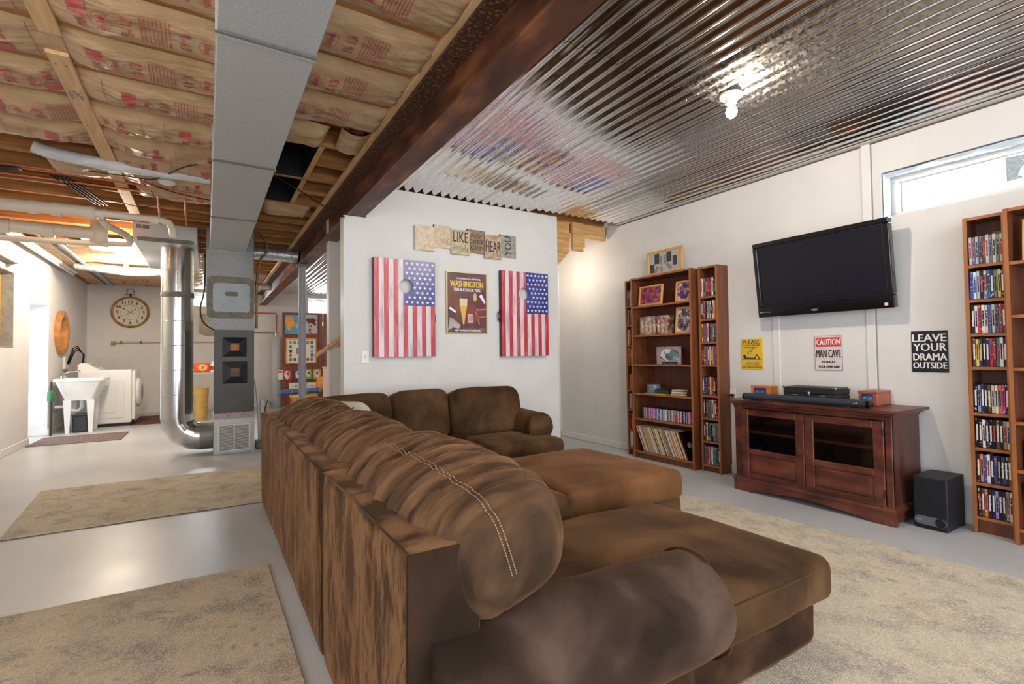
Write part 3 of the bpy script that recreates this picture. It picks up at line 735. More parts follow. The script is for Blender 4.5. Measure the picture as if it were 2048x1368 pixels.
# ================================================================ LAUNDRY CORNER
t = thing('wall_clock', 'big round clock with cream face and brown rim on the laundry wall', 'clock', (-1.267, 12.09, 2.0))
cx, cz, y = -1.267, 1.70+.0, 12.099
cz = 1.985
obj('rim', MB().lathe([(.262,0),(.30,-.005),(.306,-.028),(.292,-.044),(.262,-.030),(.262,0)], (cx,y,cz), 'y', 48, 0, False), pm('brown_gilt_rim', S(140,94,46), S(186,140,78), 9, rough=.45), t, autos=40)
obj('face', MB().lathe([(.264,-.004),(.264,-.014)], (cx,y,cz), 'y', 48), pm('cream_clock_face', S(232,226,210), S(222,212,190), 6, rough=.6), t)
m = MB()
for k in range(1, 13):
    a = math.radians(90-30*k); w_ = min(.07, .064*glyphs(str(k))[2]*.95)
    text(m, str(k), (cx+.205*math.cos(a)-w_/2, y-.0146, cz+.205*math.sin(a)-.032), (1,0,0), (0,0,1), w_, .064, bold=.003)
n = 48
m.add([(cx+q*math.cos(2*math.pi*i/n), y-.0146, cz+q*math.sin(2*math.pi*i/n)) for q in (.146,.150) for i in range(n)], [(i,(i+1)%n,n+(i+1)%n,n+i) for i in range(n)])
obj('numerals', m, BLACKINK, t)
for nm, L_, a in (('hour_hand', .085, math.radians(40)), ('minute_hand', .11, math.radians(148))):
    m = MB().box((-.03,-.001,-.004), (L_,.001,.004)); m.add([(L_,-.001,-.012),(L_+.03,-.001,0),(L_,-.001,.012)], [(0,1,2)])
    m.add([(-.06,-.001,-.012),(-.03,-.001,0),(-.06,-.001,.012)], [(0,1,2)])
    m.xf(Matrix.Translation((cx, y-.017, cz)) @ Matrix.Rotation(-a, 4, 'Y')); obj(nm, m, BLACKINK, t)
ringp = [(cx+.055*math.cos(a)*1.0, y-.02, cz+.40+.055*math.sin(a)) for a in np.linspace(-.5, math.pi+.5, 16)]
obj('hanger_loop', MB().tube(ringp, .006, 6).tube([(cx, y-.02, cz+.30), (cx, y-.02, cz+.36)], .014, 8).tube([(cx-.09, y-.02, cz+.345), (cx+.09, y-.02, cz+.345)], .006, 6), pm('dark_bronze', S(70,50,40), rough=.4, metal=.6), t)

t = thing('round_mirror', 'round mirror in a wooden frame on the left wall past the side door', 'mirror', (XL, 10.09, 1.16))
c = (XL+.001, 10.09, 1.49)
obj('wooden_frame', MB().lathe([(.235,0),(.335,0),(.335,.05),(.32,.06),(.25,.06),(.235,.045),(.235,0)], c, 'x', 40, 0, False), pm('honey_wood', S(176,112,52), S(204,144,78), 6, 4, (2,2,2), rough=.4), t, autos=40)
obj('mirror_glass', MB().lathe([(.237,.004),(.237,.012)], c, 'x', 40), pm('mirror_silver', S(220,222,224), rough=.04, metal=1), t)

t = thing('open_wall_box', 'open wall recess with grey rim, panel door and a yellow timber stud', 'wall box', (XL, 7.6, NZ0))
m = MB()
for a, b in (((XL-.19,NY1-.012,NZ0),(XL+.006,NY1-.0005,NZ1)), ((XL-.19,NY0,NZ0+.0005),(XL+.006,NY1,NZ0+.012)), ((XL-.19,NY0,NZ1-.012),(XL+.006,NY1,NZ1-.0005))): m.box(a, b)
obj('rim', m, pm('grey_box_edge', S(140,138,130), S(160,156,146), 20, rough=.7), t)
obj('timber_stud', MB().rbox((XL-.185,NY1-.09,NZ0+.013), (XL-.10,NY1-.013,NZ1-.013), .003), pm('yellow_pine', S(206,160,66), S(220,178,90), 6, 4, (5,5,.6)), t)
obj('panel_door', MB().rbox((XL-.185,NY0+.02,NZ0+.02), (XL-.165,NY1-.10,NZ1-.02), .004), pm('blue_grey_panel', S(172,180,188), rough=.4), t)
obj('latch', MB().rbox((XL-.165,NY1-.13,1.60), (XL-.15,NY1-.115,1.66), .002), CHROME, t)
tag(obj('wall_bracket', MB().rbox((XL+.0005, 7.0, 2.16), (XL+.09, 7.72, 2.185), .004).prism([(XL+.0005,2.11),(XL+.07,2.16),(XL+.0005,2.16)], 'y', 7.66, 7.70), pm('weathered_grey_wood', S(128,120,112), S(146,138,128), 8, 4, (3,.5,3))), 'small weathered grey ledge on the left wall above the open recess', 'shelf')

# utility sink
t = thing('utility_sink', 'white plastic laundry tub on tapered legs beside the washing machine', 'sink', (-1.57, 9.66, 0))
def ring(x0, x1, y0, y1, z, r=.04, n=5):
    out = []
    for cx_, cy_, a0 in ((x1-r,y1-r,0),(x0+r,y1-r,90),(x0+r,y0+r,180),(x1-r,y0+r,270)):
        for i in range(n):
            a = math.radians(a0+90*i/(n-1)); out.append((cx_+r*math.cos(a), cy_+r*math.sin(a), z))
    return out
rings = [ring(-1.74,-1.42,9.46,9.86,.475), ring(-1.84,-1.31,9.40,9.93,.755), ring(-1.86,-1.285,9.385,9.95,.757), ring(-1.86,-1.285,9.385,9.95,.797), ring(-1.82,-1.33,9.42,9.91,.795), ring(-1.73,-1.43,9.47,9.85,.50)]
m = MB(); m.add([p for r_ in rings for p in r_], [(i*20+k, i*20+(k+1)%20, (i+1)*20+(k+1)%20, (i+1)*20+k) for i in range(5) for k in range(20)]+[tuple(range(20))[::-1], tuple(range(100,120))])
obj('basin', m, WHITEP, t, autos=40)
for x, y in ((-1.71,9.48),(-1.45,9.48),(-1.71,9.84),(-1.45,9.84)):
    m = MB(); a, b = .045, .022
    m.add([(x-b,y-.018,.001),(x+b,y-.018,.001),(x+b,y+.018,.001),(x-b,y+.018,.001),(x-a,y-.03,.48),(x+a,y-.03,.48),(x+a,y+.03,.48),(x-a,y+.03,.48)],
          [(0,3,2,1),(4,5,6,7),(0,1,5,4),(1,2,6,5),(2,3,7,6),(3,0,4,7)]); obj('leg', m, WHITEP, t)
obj('faucet', MB().tube([(-1.80,9.7,.797),(-1.80,9.7,.86),(-1.74,9.69,.885),(-1.62,9.67,.90),(-1.60,9.67,.875)], .011, 8).lathe([(.025,0),(.025,.03)], (-1.80,9.60,.80), n=10).lathe([(.025,0),(.025,.03)], (-1.80,9.80,.80), n=10), CHROME, t, autos=40)
obj('drain_trap', MB().tube([(-1.58,9.66,.47),(-1.58,9.66,.36),(-1.62,9.66,.31),(-1.68,9.66,.32),(-1.72,9.66,.38),(-1.88,9.66,.38)], .024, 10), WHITEP, t, autos=40)
t = thing('bucket', 'dark grey storage bucket standing under the white laundry tub', 'bucket', (-1.58, 9.66, 0))
obj('body', MB().rbox((-1.67,9.53,.001), (-1.50,9.79,.245), .02, 2), pm('dark_slate_plastic', S(52,56,64), rough=.5), t)
obj('rim', MB().rbox((-1.68,9.52,.245), (-1.49,9.80,.265), .006), pm('slate_plastic_rim', S(80,84,92), rough=.5), t)
t = thing('sump_pump', 'green tank with white pipes standing between the wall and the laundry tub', 'pump', (-1.84, 9.3, 0))
obj('green_tank', MB().lathe([(.035,.48),(.04,.50),(.04,.61),(.02,.64)], (-1.86,9.33,0), n=14), pm('green_plastic', S(40,112,70), rough=.4), t, autos=40)
obj('pipe', MB().tube([(-1.86,9.33,.0),(-1.86,9.33,.48)], .014, 8).tube([(-1.86,9.33,.62),(-1.86,9.33,.76)], .014, 8).tube([(-1.86,9.33,.36),(-1.80,9.33,.34)], .014, 8), pm('dark_iron_pipe', S(60,58,56), rough=.5, metal=.4), t, autos=40)
t = thing('washer_hoses', 'black washer hoses and valve box on the left wall behind the tub', 'hose', (XL, 10.4, .8))
obj('valve_box', MB().rbox((XL+.0005,10.30,.92), (XL+.03,10.55,1.12), .005), WHITEP, t)
for i in range(3):
    obj('hose', MB().tube([(XL+.03,10.42+.05*i,1.0),(XL+.10,10.42+.05*i,1.25-.03*i),(XL+.14,10.5+.04*i,1.29-.03*i),(XL+.2,10.6+.03*i,1.15),(XL+.17,10.6+.03*i,.85)], .009, 8), BLACKC, t, smooth=True)

# washing machine, door to the open room
t = thing('washing_machine', 'white front-loading washing machine beside the laundry tub', 'washing machine', (-1.35, 10.35, 0))
obj('cabinet', MB().rbox((-1.70,10.05,.045), (-1.03,10.68,.90), .025, 3), WHITEE, t)
obj('control_console', MB().prism([(-1.70,.895),(-1.42,.895),(-1.60,1.01),(-1.66,1.015),(-1.70,.99)], 'y', 10.06, 10.67), WHITEE, t)
obj('console_dial', MB().lathe([(.03,0),(.028,.02)], (-1.53,10.2,.975), n=14).rbox((-1.54,10.35,.955), (-1.50,10.5,.965), .003), pm('grey_console_panel', S(120,122,126), rough=.3), t)
obj('front_panel', MB().rbox((-1.03,10.06,.09), (-.985,10.67,.88), .02, 3), WHITEE, t)
d = obj('door', MB().lathe([(.24,0),(.235,.035),(.19,.06),(.10,.066),(.0,.066)], (-.985,10.37,.52), 'x', 36), WHITEE, t, autos=40)
obj('door_glass', MB().lathe([(.15,.05),(.14,.07),(.08,.078),(.0,.079)], (-.985,10.37,.52), 'x', 30), pm('smoked_door_glass', S(90,96,104), rough=.1), d, autos=40)
obj('pressed_side_panel', MB().rbox((-1.62,10.044,.13), (-1.12,10.052,.76), .006).rbox((-1.52,10.04,.22), (-1.22,10.0485,.62), .006), WHITEE, t)
obj('kick_plate', MB().box((-1.68,10.07,.0), (-1.05,10.66,.046)), BLACKP, t)

t = thing('runner_mat', 'brown woven mat on the floor in front of the laundry tub', 'mat', (-1.43, 8.72, 0))
obj('mat', MB().rbox((-1.89,8.31,.0005), (-.96,9.14,.010), .003), pm('brown_woven_mat', S(110,94,90), S(146,128,122), 60, 3, (1,1,1), rough=.9, bump=.5), t)
pieces('rib', [MB().box((-1.88+i*.036,8.32,.0098), (-1.87+i*.036,9.13,.0112)) for i in range(26)], pm('dark_mat_rib', S(92,78,76), rough=.9), t)
tag(obj('door_mat', MB().rbox((-1.05,10.02,.0005), (-.62,11.44,.009), .003), pm('maroon_mat', S(84,50,52), S(104,66,66), 40, rough=.9, bump=.4)), 'maroon mat on the floor in front of the washing machine', 'mat')

t = thing('wall_pole', 'slim cream pole mounted on the end wall below the big clock', 'pole', (-.7, 12.05, 1.4))
obj('rod', MB().tube([(-1.53,12.05,1.40),(.3,12.05,1.41)], .014, 8), pm('cream_rod', S(222,206,174), rough=.5), t, autos=40)
obj('end_box', MB().rbox((-1.55,12.0,1.345), (-1.49,12.09,1.415), .006), pm('tan_end_box', S(170,136,84), rough=.5), t)
pieces('bracket', [MB().rbox((x-.012,12.02,1.375), (x+.012,12.099,1.425), .003) for x in (-1.4,-1.1,-.3)], pm('bronze_bracket', S(90,74,58), rough=.5), t)

# between pipe and furnace
t = thing('utility_table', 'narrow white-topped folding table behind the furnace holding the detergent', 'table', (.1, 10.5, 0))
obj('tabletop', MB().rbox((-.35,10.25,.79), (.55,10.8,.815), .004), pm('grey_table_top', S(190,188,188), rough=.5), t)
for x, y in ((-.32,10.29),(.52,10.29),(-.32,10.76),(.52,10.76)): obj('leg', MB().rbox((x-.015,y-.015,0), (x+.015,y+.015,.79), .003), WHITEP, t)
t = thing('detergent_pouch', 'orange detergent pouch with yellow and blue rings standing on the table', 'detergent', (-.07, 10.4, .815))
DET = pm('orange_pouch', S(232,84,40), S(240,98,50), 5, rough=.35)
obj('pouch', cushion((-.075,10.42,.905), (.125,.04,.09), .03, .02, power=5), DET, t, smooth=True)
m = MB(); n = 24
for q, yy in ((.062,.0407),(.046,.0411)):
    st_ = len(m.v); m.add([(-.06+q*1.15*math.cos(2*math.pi*i/n), 10.42-yy, .905+q*math.sin(2*math.pi*i/n)) for i in range(n)], [tuple(range(n))], 0 if q > .05 else 1)
text(m, '3', (-.078, 10.3785, .88), (1,0,0), (0,0,1), .034, .05, 2, bold=.002)
obj('ring_emblem', m, [YELINK, pm('pale_orange', S(240,190,150), rough=.5), BLUEINK], t)
t = thing('detergent_bottle', 'white bottle with a red label standing beside the orange pouch', 'bottle', (.1, 10.42, .815))
obj('body', MB().lathe([(.04,0),(.045,.02),(.045,.13),(.02,.17),(.02,.2)], (.10,10.42,.816), n=14), WHITEP, t, smooth=True)
obj('label', MB().lathe([(.0458,.04),(.0458,.11)], (.10,10.42,.816), n=14), REDINK, t)
t = thing('laundry_bin', 'tall yellow-tan bin standing on the floor behind the round metal pipe', 'bin', (-.08, 10.05, 0))
obj('body', MB().lathe([(.085,.001),(.09,.02),(.118,.55),(.124,.56),(.112,.55),(.08,.03)], (-.08,10.05,0), n=20), pm('straw_plastic', S(196,160,84), S(214,180,106), 4, 4, (1,1,8), rough=.6), t, autos=40)
t = thing('macrame_hanging', 'cream fringed macrame hanging on the end wall between pipe and furnace', 'wall hanging', (.05, 12.06, 1.55))
m = MB()
for i in range(16):
    a = -1.1+i*.15; m.tube([(.0+.04*i*.5-.12, 12.07, 1.98-.02*math.cos(a)), (-.12+.021*i, 12.06-.01*(i % 2), 1.78), (-.13+.022*i, 12.07, 1.60-.06*math.sin((i+1)/17*math.pi))], .011, 6)
obj('fringe', m, pm('cream_cord', S(216,206,186), S(196,184,162), 30, rough=.9), t, smooth=True)
obj('rod', MB().tube([(-.15,12.07,1.985),(.25,12.07,1.985)], .01, 8), PINEX, t)
t = thing('water_tank', 'tall pale grey cylindrical water tank beside the folding screen', 'tank', (1.29, 11.7, 0))
obj('shell', MB().lathe([(.11,.001),(.115,.02),(.115,1.50),(.09,1.53),(.02,1.54)], (1.26,11.7,0), n=28), pm('pale_grey_tank', S(168,172,178), rough=.4), t, autos=40)
obj('pipe', MB().tube([(1.26,11.7,1.53),(1.26,11.7,1.62)], .014, 8), CHROME, t)
tag(obj('orange_tube', MB().tube([(.6,12.07,2.045),(1.30,12.07,2.05),(1.31,12.06,2.03),(1.31,12.0,1.9),(1.28,11.72,1.63)], .013, 8), bpy.data.materials['orange_pex_tube'], autos=40), 'orange water tube bending down the end wall to the grey tank', 'pipe')
tag(obj('wall_pipe', MB().tube([(.6,12.06,1.62),(1.36,12.06,1.62)], .012, 8), pm('grey_brown_pipe', S(120,108,96), rough=.4), autos=40), 'thin brown pipe running level along the end wall to the folding screen', 'pipe')
t = thing('condensate_pump', 'small grey pump box with white tube on the floor beside the furnace', 'pump', (.53, 6.6, 0))
obj('box', MB().rbox((.49,6.5,.001), (.62,6.66,.09), .008), pm('grey_pump_plastic', S(120,124,130), rough=.5), t)
obj('tube', MB().tube([(.53,6.55,.09),(.52,6.55,.5),(.50,6.55,.7),(.475,6.56,.8)], .013, 8).tube([(.56,6.6,.09),(.56,6.6,.55)], .02, 8), WHITEP, t, smooth=True)
obj('power_cord', MB().tube([(.60,6.58,.09),(.63,6.57,.3),(.59,6.57,.45),(.62,6.57,.55),(.66,6.57,.50)], .006, 6), BLACKC, t, smooth=True)
# ================================================================ FAR CORNER BEYOND THE STAIRS
t = thing('folding_screen', 'reddish brown two-leaf wooden screen standing in front of the end wall', 'screen', (2.1, 11.6, 0))
SCR = pm('red_brown_screen_wood', S(112,58,44), S(140,78,60), 4, 5, (6,6,.6), rough=.45)
def leaf(x0, x1, ya, yb):
    L = math.hypot(x1-x0, yb-ya); M_ = Matrix.Translation((x0, ya, 0)) @ Matrix.Rotation(math.atan2(yb-ya, x1-x0), 4, 'Z')
    m = MB().box((0,-.012,.03), (L,.012,2.03)).xf(M_); p = obj('screen_leaf', m, SCR, t)
    s = MB()
    for z in (.03,.62,1.22,1.97): s.rbox((0,-.022,z), (L,-.0125,z+.07), .003)
    for x in (0, L-.08): s.rbox((x,-.021,.03), (x+.08,-.0125,2.03), .003)
    obj('rail', s.xf(M_), SCR, p)
    for i in range(5):
        x = .08+(L-.16)*(i+.5)/5; obj('plank', MB().rbox((x-(L-.16)/10+.004,-.018,.1), (x+(L-.16)/10-.004,-.0125,1.97), .003).xf(M_), SCR, p)
leaf(1.38, 2.19, 11.62, 11.60); leaf(2.225, 2.98, 11.60, 11.30)
obj('hinge', MB().lathe([(.015,1.75),(.015,1.85)], (2.207,11.59,0), n=8).lathe([(.015,.75),(.015,.85)], (2.207,11.59,0), n=8), CHROME, t)
SY = 11.572
def blob(mb, cx, cz, rx, rz, y, seed, m=0, n=22, rough_=.25):
    mb.add([(cx+rx*math.cos(2*math.pi*i/n)*(1+rough_*noise.noise((math.cos(6.283*i/n)*1.6+seed, math.sin(6.283*i/n)*1.6, seed))), y, cz+rz*math.sin(2*math.pi*i/n)*(1+rough_*noise.noise((math.cos(6.283*i/n)*1.6, seed, math.sin(6.283*i/n)*1.6)))) for i in range(n)], [tuple(range(n))], m)
    return mb
t = thing('canvas_painting', 'blue canvas with a big orange blot hanging on the wooden screen', 'painting', (1.58, SY, 1.567))
obj('canvas', MB().rbox((1.425,SY-.02,1.567), (1.735,SY+.004,1.985), .003), pm('sky_blue_paint', S(64,158,206), S(96,180,214), 6, rough=.6), t)
m = MB()
for cx, cz, a, b, sd in ((1.50,1.86,.06,.11,1),(1.55,1.80,.07,.09,2),(1.51,1.73,.05,.08,3),(1.58,1.86,.03,.07,4)): blob(m, cx, cz, a, b, SY-.0206-.0002*sd, sd, rough_=.5)
obj('painted_blot', m, pm('orange_paint', S(240,150,40), S(246,176,70), 9, rough=.6), t)
m = MB(); blob(m, 1.67, 1.75, .03, .06, SY-.0208, 9, rough_=.5); obj('painted_spray', m, pm('pale_blue_paint', S(140,200,226), rough=.6), t)
t = thing('canvas_painting', 'pale canvas with a dark red lettered tree, half hidden behind the grey column', 'painting', (1.98, SY, 1.585))
obj('canvas', MB().rbox((1.83,SY-.02,1.585), (2.085,SY+.004,2.0), .003), pm('pale_grey_blue_paint', S(182,192,202), S(200,206,212), 5, rough=.6), t)
m = MB().box((1.90,SY-.0212,1.61), (1.96,SY-.0204,1.85))
for cx, cz, a, b, sd in ((1.93,1.88,.09,.06,5),(2.0,1.86,.06,.05,6),(2.03,1.79,.03,.03,7)): blob(m, cx, cz, a, b, SY-.0206-.0001*sd, sd, rough_=.6)
obj('painted_tree', m, pm('dark_red_paint', S(130,44,34), rough=.6), t)
m = MB(); text(m, 'LIFE', (1.957,SY-.0222,1.63), (0,0,1), (-1,0,0), .19, .05, bold=.002); obj('lettering', m, WHITEINK, t)
def collage(x0, x1, z0, z1, y, label, M_=None):
    t = thing('photo_collage', label, 'picture frame', ((x0+x1)/2, y, z0))
    fm = MB(); b = .03
    for a, c in (((x0,y-.02,z0),(x1,y,z0+b)),((x0,y-.02,z1-b),(x1,y,z1)),((x0,y-.02,z0+b),(x0+b,y,z1-b)),((x1-b,y-.02,z0+b),(x1,y,z1-b))): fm.rbox(a, c, .003)
    obj('oak_frame', fm, OAK, t); obj('mat_board', MB().box((x0+b,y-.009,z0+b), (x1-b,y-.001,z1-b)), PAPERW, t)
    cols = 6; rows = 5; dx = (x1-x0-2*b-.04)/cols; dz = (z1-z0-2*b-.03)/rows
    PH = [pm('grey_photo', S(96,92,92), S(170,160,154), 30), pm('brown_photo', S(110,86,72), S(190,166,146), 26), pm('dark_photo', S(60,60,64), S(130,126,126), 22)]
    for i in range(cols):
        for j in range(rows):
            if 0 < i < cols-1 and 0 < j < rows-1 and not (i in (2,3) and j == 2): continue
            cx = x0+b+.02+dx*(i+.5); cz = z0+b+.015+dz*(j+.5)
            k = 1.9 if (i in (2,3) and j == 2) else 1
            if k > 1 and i == 3: continue
            m = MB()
            if (i+j) % 3 == 1 and k == 1: m.add([(cx+dx*.34*math.cos(2*math.pi*q/14), y-.0096, cz+dz*.42*math.sin(2*math.pi*q/14)) for q in range(14)], [tuple(range(14))])
            else: m.box((cx-dx*.36*k,y-.0098,cz-dz*.38*k), (cx+dx*.36*k,y-.0092,cz+dz*.38*k))
            obj('photo', m, PH[(i*2+j) % 3], t)
    return t
collage(1.44, 2.065, .93, 1.48, SY, 'oak framed photo collage on the wooden screen behind the grey column')
collage(2.33, 2.75, .93, 1.56, 11.36, 'oak framed photo collage on the angled leaf of the screen, partly hidden')
for i, (x0, z0, col, col2) in enumerate(((1.395,.585,S(206,70,60),'red'),(1.60,.59,S(110,66,140),'purple'),(1.81,.59,S(120,170,80),'green'),(1.99,.585,S(216,170,110),'tan'))):
    t = thing('picture_card', col2+' bordered picture card pinned low on the wooden screen', 'card', (x0+.08, SY, z0))
    obj('card', MB().box((x0,SY-.006,z0), (x0+.165,SY+.004,z0+.215)), colmat('card_stock_'+col2, .5), t, color=col)
    m = MB(); blob(m, x0+.08, z0+.11, .055, .08, SY-.0064, i+11, rough_=.5); obj('printed_figure', m, pm('pale_print_'+col2, S(222,214,200), S(236,230,222), 9), t)
    m = MB(); blob(m, x0+.09, z0+.13, .02, .035, SY-.0067, i+21, rough_=.6); obj('printed_detail', m, pm('dark_print_'+col2, S(70,60,66), rough=.6), t)
t = thing('picture_card', 'small pale card pinned at the edge of the wooden screen near the tank', 'card', (1.33, SY, .66))
obj('card', MB().box((1.29,SY-.006,.60), (1.385,SY+.004,.80)), PAPERW, t); m = MB().box((1.30,SY-.0064,.74), (1.375,SY-.006,.78)); obj('printed_stripe', m, REDINK, t)
t = thing('paper_sign', 'long white paper sign with faint lettering leaning on the screen below the cards', 'sign', (1.75, 11.5, .4))
obj('paper', MB().box((1.50,11.50,.38), (2.06,11.504,.52)), PAPERW, t)
m = MB().box((1.85,11.4985,.38),(1.853,11.4998,.52)); text(m, 'Cool', (1.90,11.4992,.42), (1,0,0), (0,0,1), .1, .05); text(m, 'w', (1.6,11.4992,.42), (1,0,0), (0,0,1), .06, .05); obj('lettering', m, BLACKINK, t)
t = thing('wooden_drum_stool', 'round tan wooden stool under the rolled blue mat', 'stool', (1.65, 10.6, 0))
obj('body', MB().lathe([(.23,.001),(.25,.1),(.24,.27),(.27,.28),(.27,.335),(.0,.336)], (1.65,10.6,0), n=28), OAK, t, autos=40)
m = MB()
for k in range(28): a = 2*math.pi*k/28; m.box((1.65+.249*math.cos(a)-.006,10.6+.249*math.sin(a)-.006,.05), (1.65+.249*math.cos(a)+.006,10.6+.249*math.sin(a)+.006,.25))
obj('rib', m, CASEED, t)
t = thing('rolled_mat', 'rolled blue mat with grey ends lying across the round wooden stool', 'mat', (1.58, 10.6, .337))
obj('roll', MB().tube([(1.18,10.55,.39),(1.5,10.57,.393),(1.98,10.6,.397)], [.05,.052,.05], 16), pm('blue_vinyl', S(52,84,150), S(84,116,176), 9, 3, (1,8,8), rough=.4), t, autos=50)
pieces('strap', [MB().lathe([(.053,-.02),(.056,-.015),(.056,.015),(.053,.02)], (x,10.555+.04*(x-1.2),.392), 'x', 16) for x in (1.2,1.42,1.7,1.95)], pm('grey_blue_strap', S(110,124,150), rough=.5), t, autos=40)
tag(obj('round_cushion', cushion((2.06,10.9,.50), (.13,.12,.16), .05, .03, power=2.3), pm('orange_plush', S(214,142,46), S(230,162,70), 20, rough=.9, bump=.3), smooth=True), 'orange plush cushion beside the rolled blue mat', 'cushion')
tag(obj('cushion_stand', MB().rbox((1.95,10.8,.001), (2.19,11.0,.345), .01), SCR), 'dark wooden block under the orange plush cushion', 'stand')
t = thing('side_cabinet', 'pale oak side cabinet standing at the foot of the stairs', 'cabinet', (1.98, 9.0, 0))
obj('body', MB().rbox((1.757,8.8,.001), (2.25,9.25,.87), .006), pm('pale_pinkish_laminate', S(192,166,150), S(204,180,164), 5, 4, (5,5,.6), rough=.45), t)
obj('top', MB().rbox((1.745,8.785,.87), (2.26,9.26,.89), .004), OAK, t)
obj('door', MB().rbox((1.90,8.785,.06), (2.24,8.8,.85), .004), OAK, t)
t = thing('ceramic_jug', 'blue and white patterned jug on the pale oak side cabinet', 'jug', (1.92, 9.0, .89))
obj('body', MB().lathe([(.05,.0),(.075,.03),(.08,.10),(.06,.16),(.05,.20),(.056,.21),(.0,.21)], (1.915,9.0,.891), n=20), pm('blue_white_glaze', S(214,220,230), S(70,90,140), 14, lo=.5, hi=.58, rough=.2), t, smooth=True)
obj('foot', MB().lathe([(.055,0),(.06,.015),(.06,.03)], (1.915,9.0,.8905), n=18), pm('navy_glaze', S(44,56,92), rough=.2), t)
t = thing('stair_handrail', 'pale wooden handrail climbing beside the stairs at the end of the partition', 'handrail', (1.3, 5.1, 1.06))
obj('rail', MB().tube([(.895,5.095,1.063),(1.75,5.095,1.70)], .021, 12), PINEX, t, autos=40)
for x, z in ((1.12,1.23),(1.65,1.62)): obj('bracket', MB().tube([(x,5.147,z-.07),(x,5.10,z-.06),(x,5.095,z-.02)], .007, 6), BRASS, t, smooth=True)
# a flight of wooden stairs rising between the partition and the stair wall
t = thing('staircase', 'wooden stair flight rising behind the partition wall', 'stairs', (1.6, 4.7, 0))
for i in range(8):
    x = 1.15+i*.22; obj('tread', MB().rbox((x,4.262,.17*(i+1)-.03), (x+.25,5.13,.17*(i+1)), .004), PINE, t)
    obj('riser', MB().box((x+.02,4.262,.17*i+.001), (x+.04,5.13,.17*(i+1)-.03)), TRIM, t)

# ================================================================ RUGS
def rugmat(name, base, lightc, greyc, brown):
    m = bpy.data.materials.new(name); m.use_nodes = True; nt = m.node_tree; N = nt.nodes; L = nt.links
    b = N['Principled BSDF']; b.inputs['Roughness'].default_value = .95; b.inputs['Specular IOR Level'].default_value = .15
    tc = N.new('ShaderNodeTexCoord')
    def nz(sc, det, dist=0):
        n = N.new('ShaderNodeTexNoise'); n.inputs['Scale'].default_value = sc; n.inputs['Detail'].default_value = det; n.inputs['Distortion'].default_value = dist
        L.new(tc.outputs['Object'], n.inputs['Vector']); return n
    def ramp(src, lo, hi):
        r = N.new('ShaderNodeMapRange'); r.inputs[1].default_value = lo; r.inputs[2].default_value = hi; L.new(src, r.inputs[0]); return r.outputs[0]
    def mix(f, a, bcol):
        x = N.new('ShaderNodeMix'); x.data_type = 'RGBA'; L.new(f, x.inputs[0])
        if hasattr(a, 'links'): L.new(a, x.inputs[6])
        else: x.inputs[6].default_value = a
        x.inputs[7].default_value = bcol; return x.outputs[2]
    wob = nz(3.5, 3)
    add = N.new('ShaderNodeVectorMath'); add.operation = 'MULTIPLY_ADD'; add.inputs[1].default_value = (.28,.28,0)
    L.new(wob.outputs['Color'], add.inputs[0]); L.new(tc.outputs['Object'], add.inputs[2])
    vo = N.new('ShaderNodeTexVoronoi'); vo.inputs['Scale'].default_value = 6.2; vo.feature = 'SMOOTH_F1'; L.new(add.outputs[0], vo.inputs['Vector'])
    wv = N.new('ShaderNodeMath'); wv.operation = 'SINE'; ml = N.new('ShaderNodeMath'); ml.operation = 'MULTIPLY'; ml.inputs[1].default_value = 26
    L.new(vo.outputs['Distance'], ml.inputs[0]); L.new(ml.outputs[0], wv.inputs[0])
    c = mix(ramp(nz(6, 9).outputs['Fac'], .48, .70), base, greyc)
    c = mix(ramp(wv.outputs[0], .84, 1.45), c, lightc)
    v2 = N.new('ShaderNodeTexVoronoi'); v2.inputs['Scale'].default_value = 13; L.new(add.outputs[0], v2.inputs['Vector'])
    c = mix(ramp(v2.outputs['Distance'], .26, .06), c, greyc)
    c = mix(ramp(nz(7, 6, 1.0).outputs['Fac'], .56, .80), c, brown)
    c = mix(ramp(nz(120, 3).outputs['Fac'], .45, .75), c, lightc)
    c = mix(ramp(nz(90, 2).outputs['Fac'], .60, .78), c, greyc)
    L.new(c, b.inputs['Base Color'])
    bp = N.new('ShaderNodeBump'); bp.inputs['Strength'].default_value = .7; bp.inputs['Distance'].default_value = .006
    L.new(nz(260, 2).outputs['Fac'], bp.inputs['Height']); L.new(bp.outputs[0], b.inputs['Normal'])
    return m
RUG = rugmat('beige_patterned_pile', S(202,190,168), S(226,216,196), S(152,147,142), S(174,154,128))
RUGL = rugmat('tan_patterned_pile', S(194,180,156), S(216,204,182), S(142,136,130), S(160,140,114))
BIND = pm('dark_rug_binding', S(110,90,70), rough=.9)
def rug(name, quad, label, mat_, th=.011):
    cx = sum(q[0] for q in quad)/4; cy = sum(q[1] for q in quad)/4
    t = thing(name, label, 'rug', (cx, cy, 0))
    n = 16
    pts = []
    for i in range(4):
        a, b = quad[i], quad[(i+1) % 4]
        for k in range(n): pts.append((a[0]+(b[0]-a[0])*k/n+.004*noise.noise((i*3+k*.8,1,2)), a[1]+(b[1]-a[1])*k/n+.004*noise.noise((i*3+k*.8,5,2))))
    obj('pile', MB().prism(pts, 'z', .002, th), mat_, t)
    obj('binding', MB().prism([(cx+(x-cx)*1.002, cy+(y-cy)*1.002) for x, y in pts], 'z', .0004, .0045), BIND, t)
rug('area_rug', [(.95,.32),(3.155,.42),(2.965,3.15),(.80,3.05)], 'large beige patterned rug under the chaise and in front of the television cabinet', RUG)
rug('area_rug', [(-1.75,.15),(.275,.15),(.267,2.825),(-1.75,2.85)], 'beige rug with grey motifs on the floor behind the sofa, nearest the camera', RUGL)
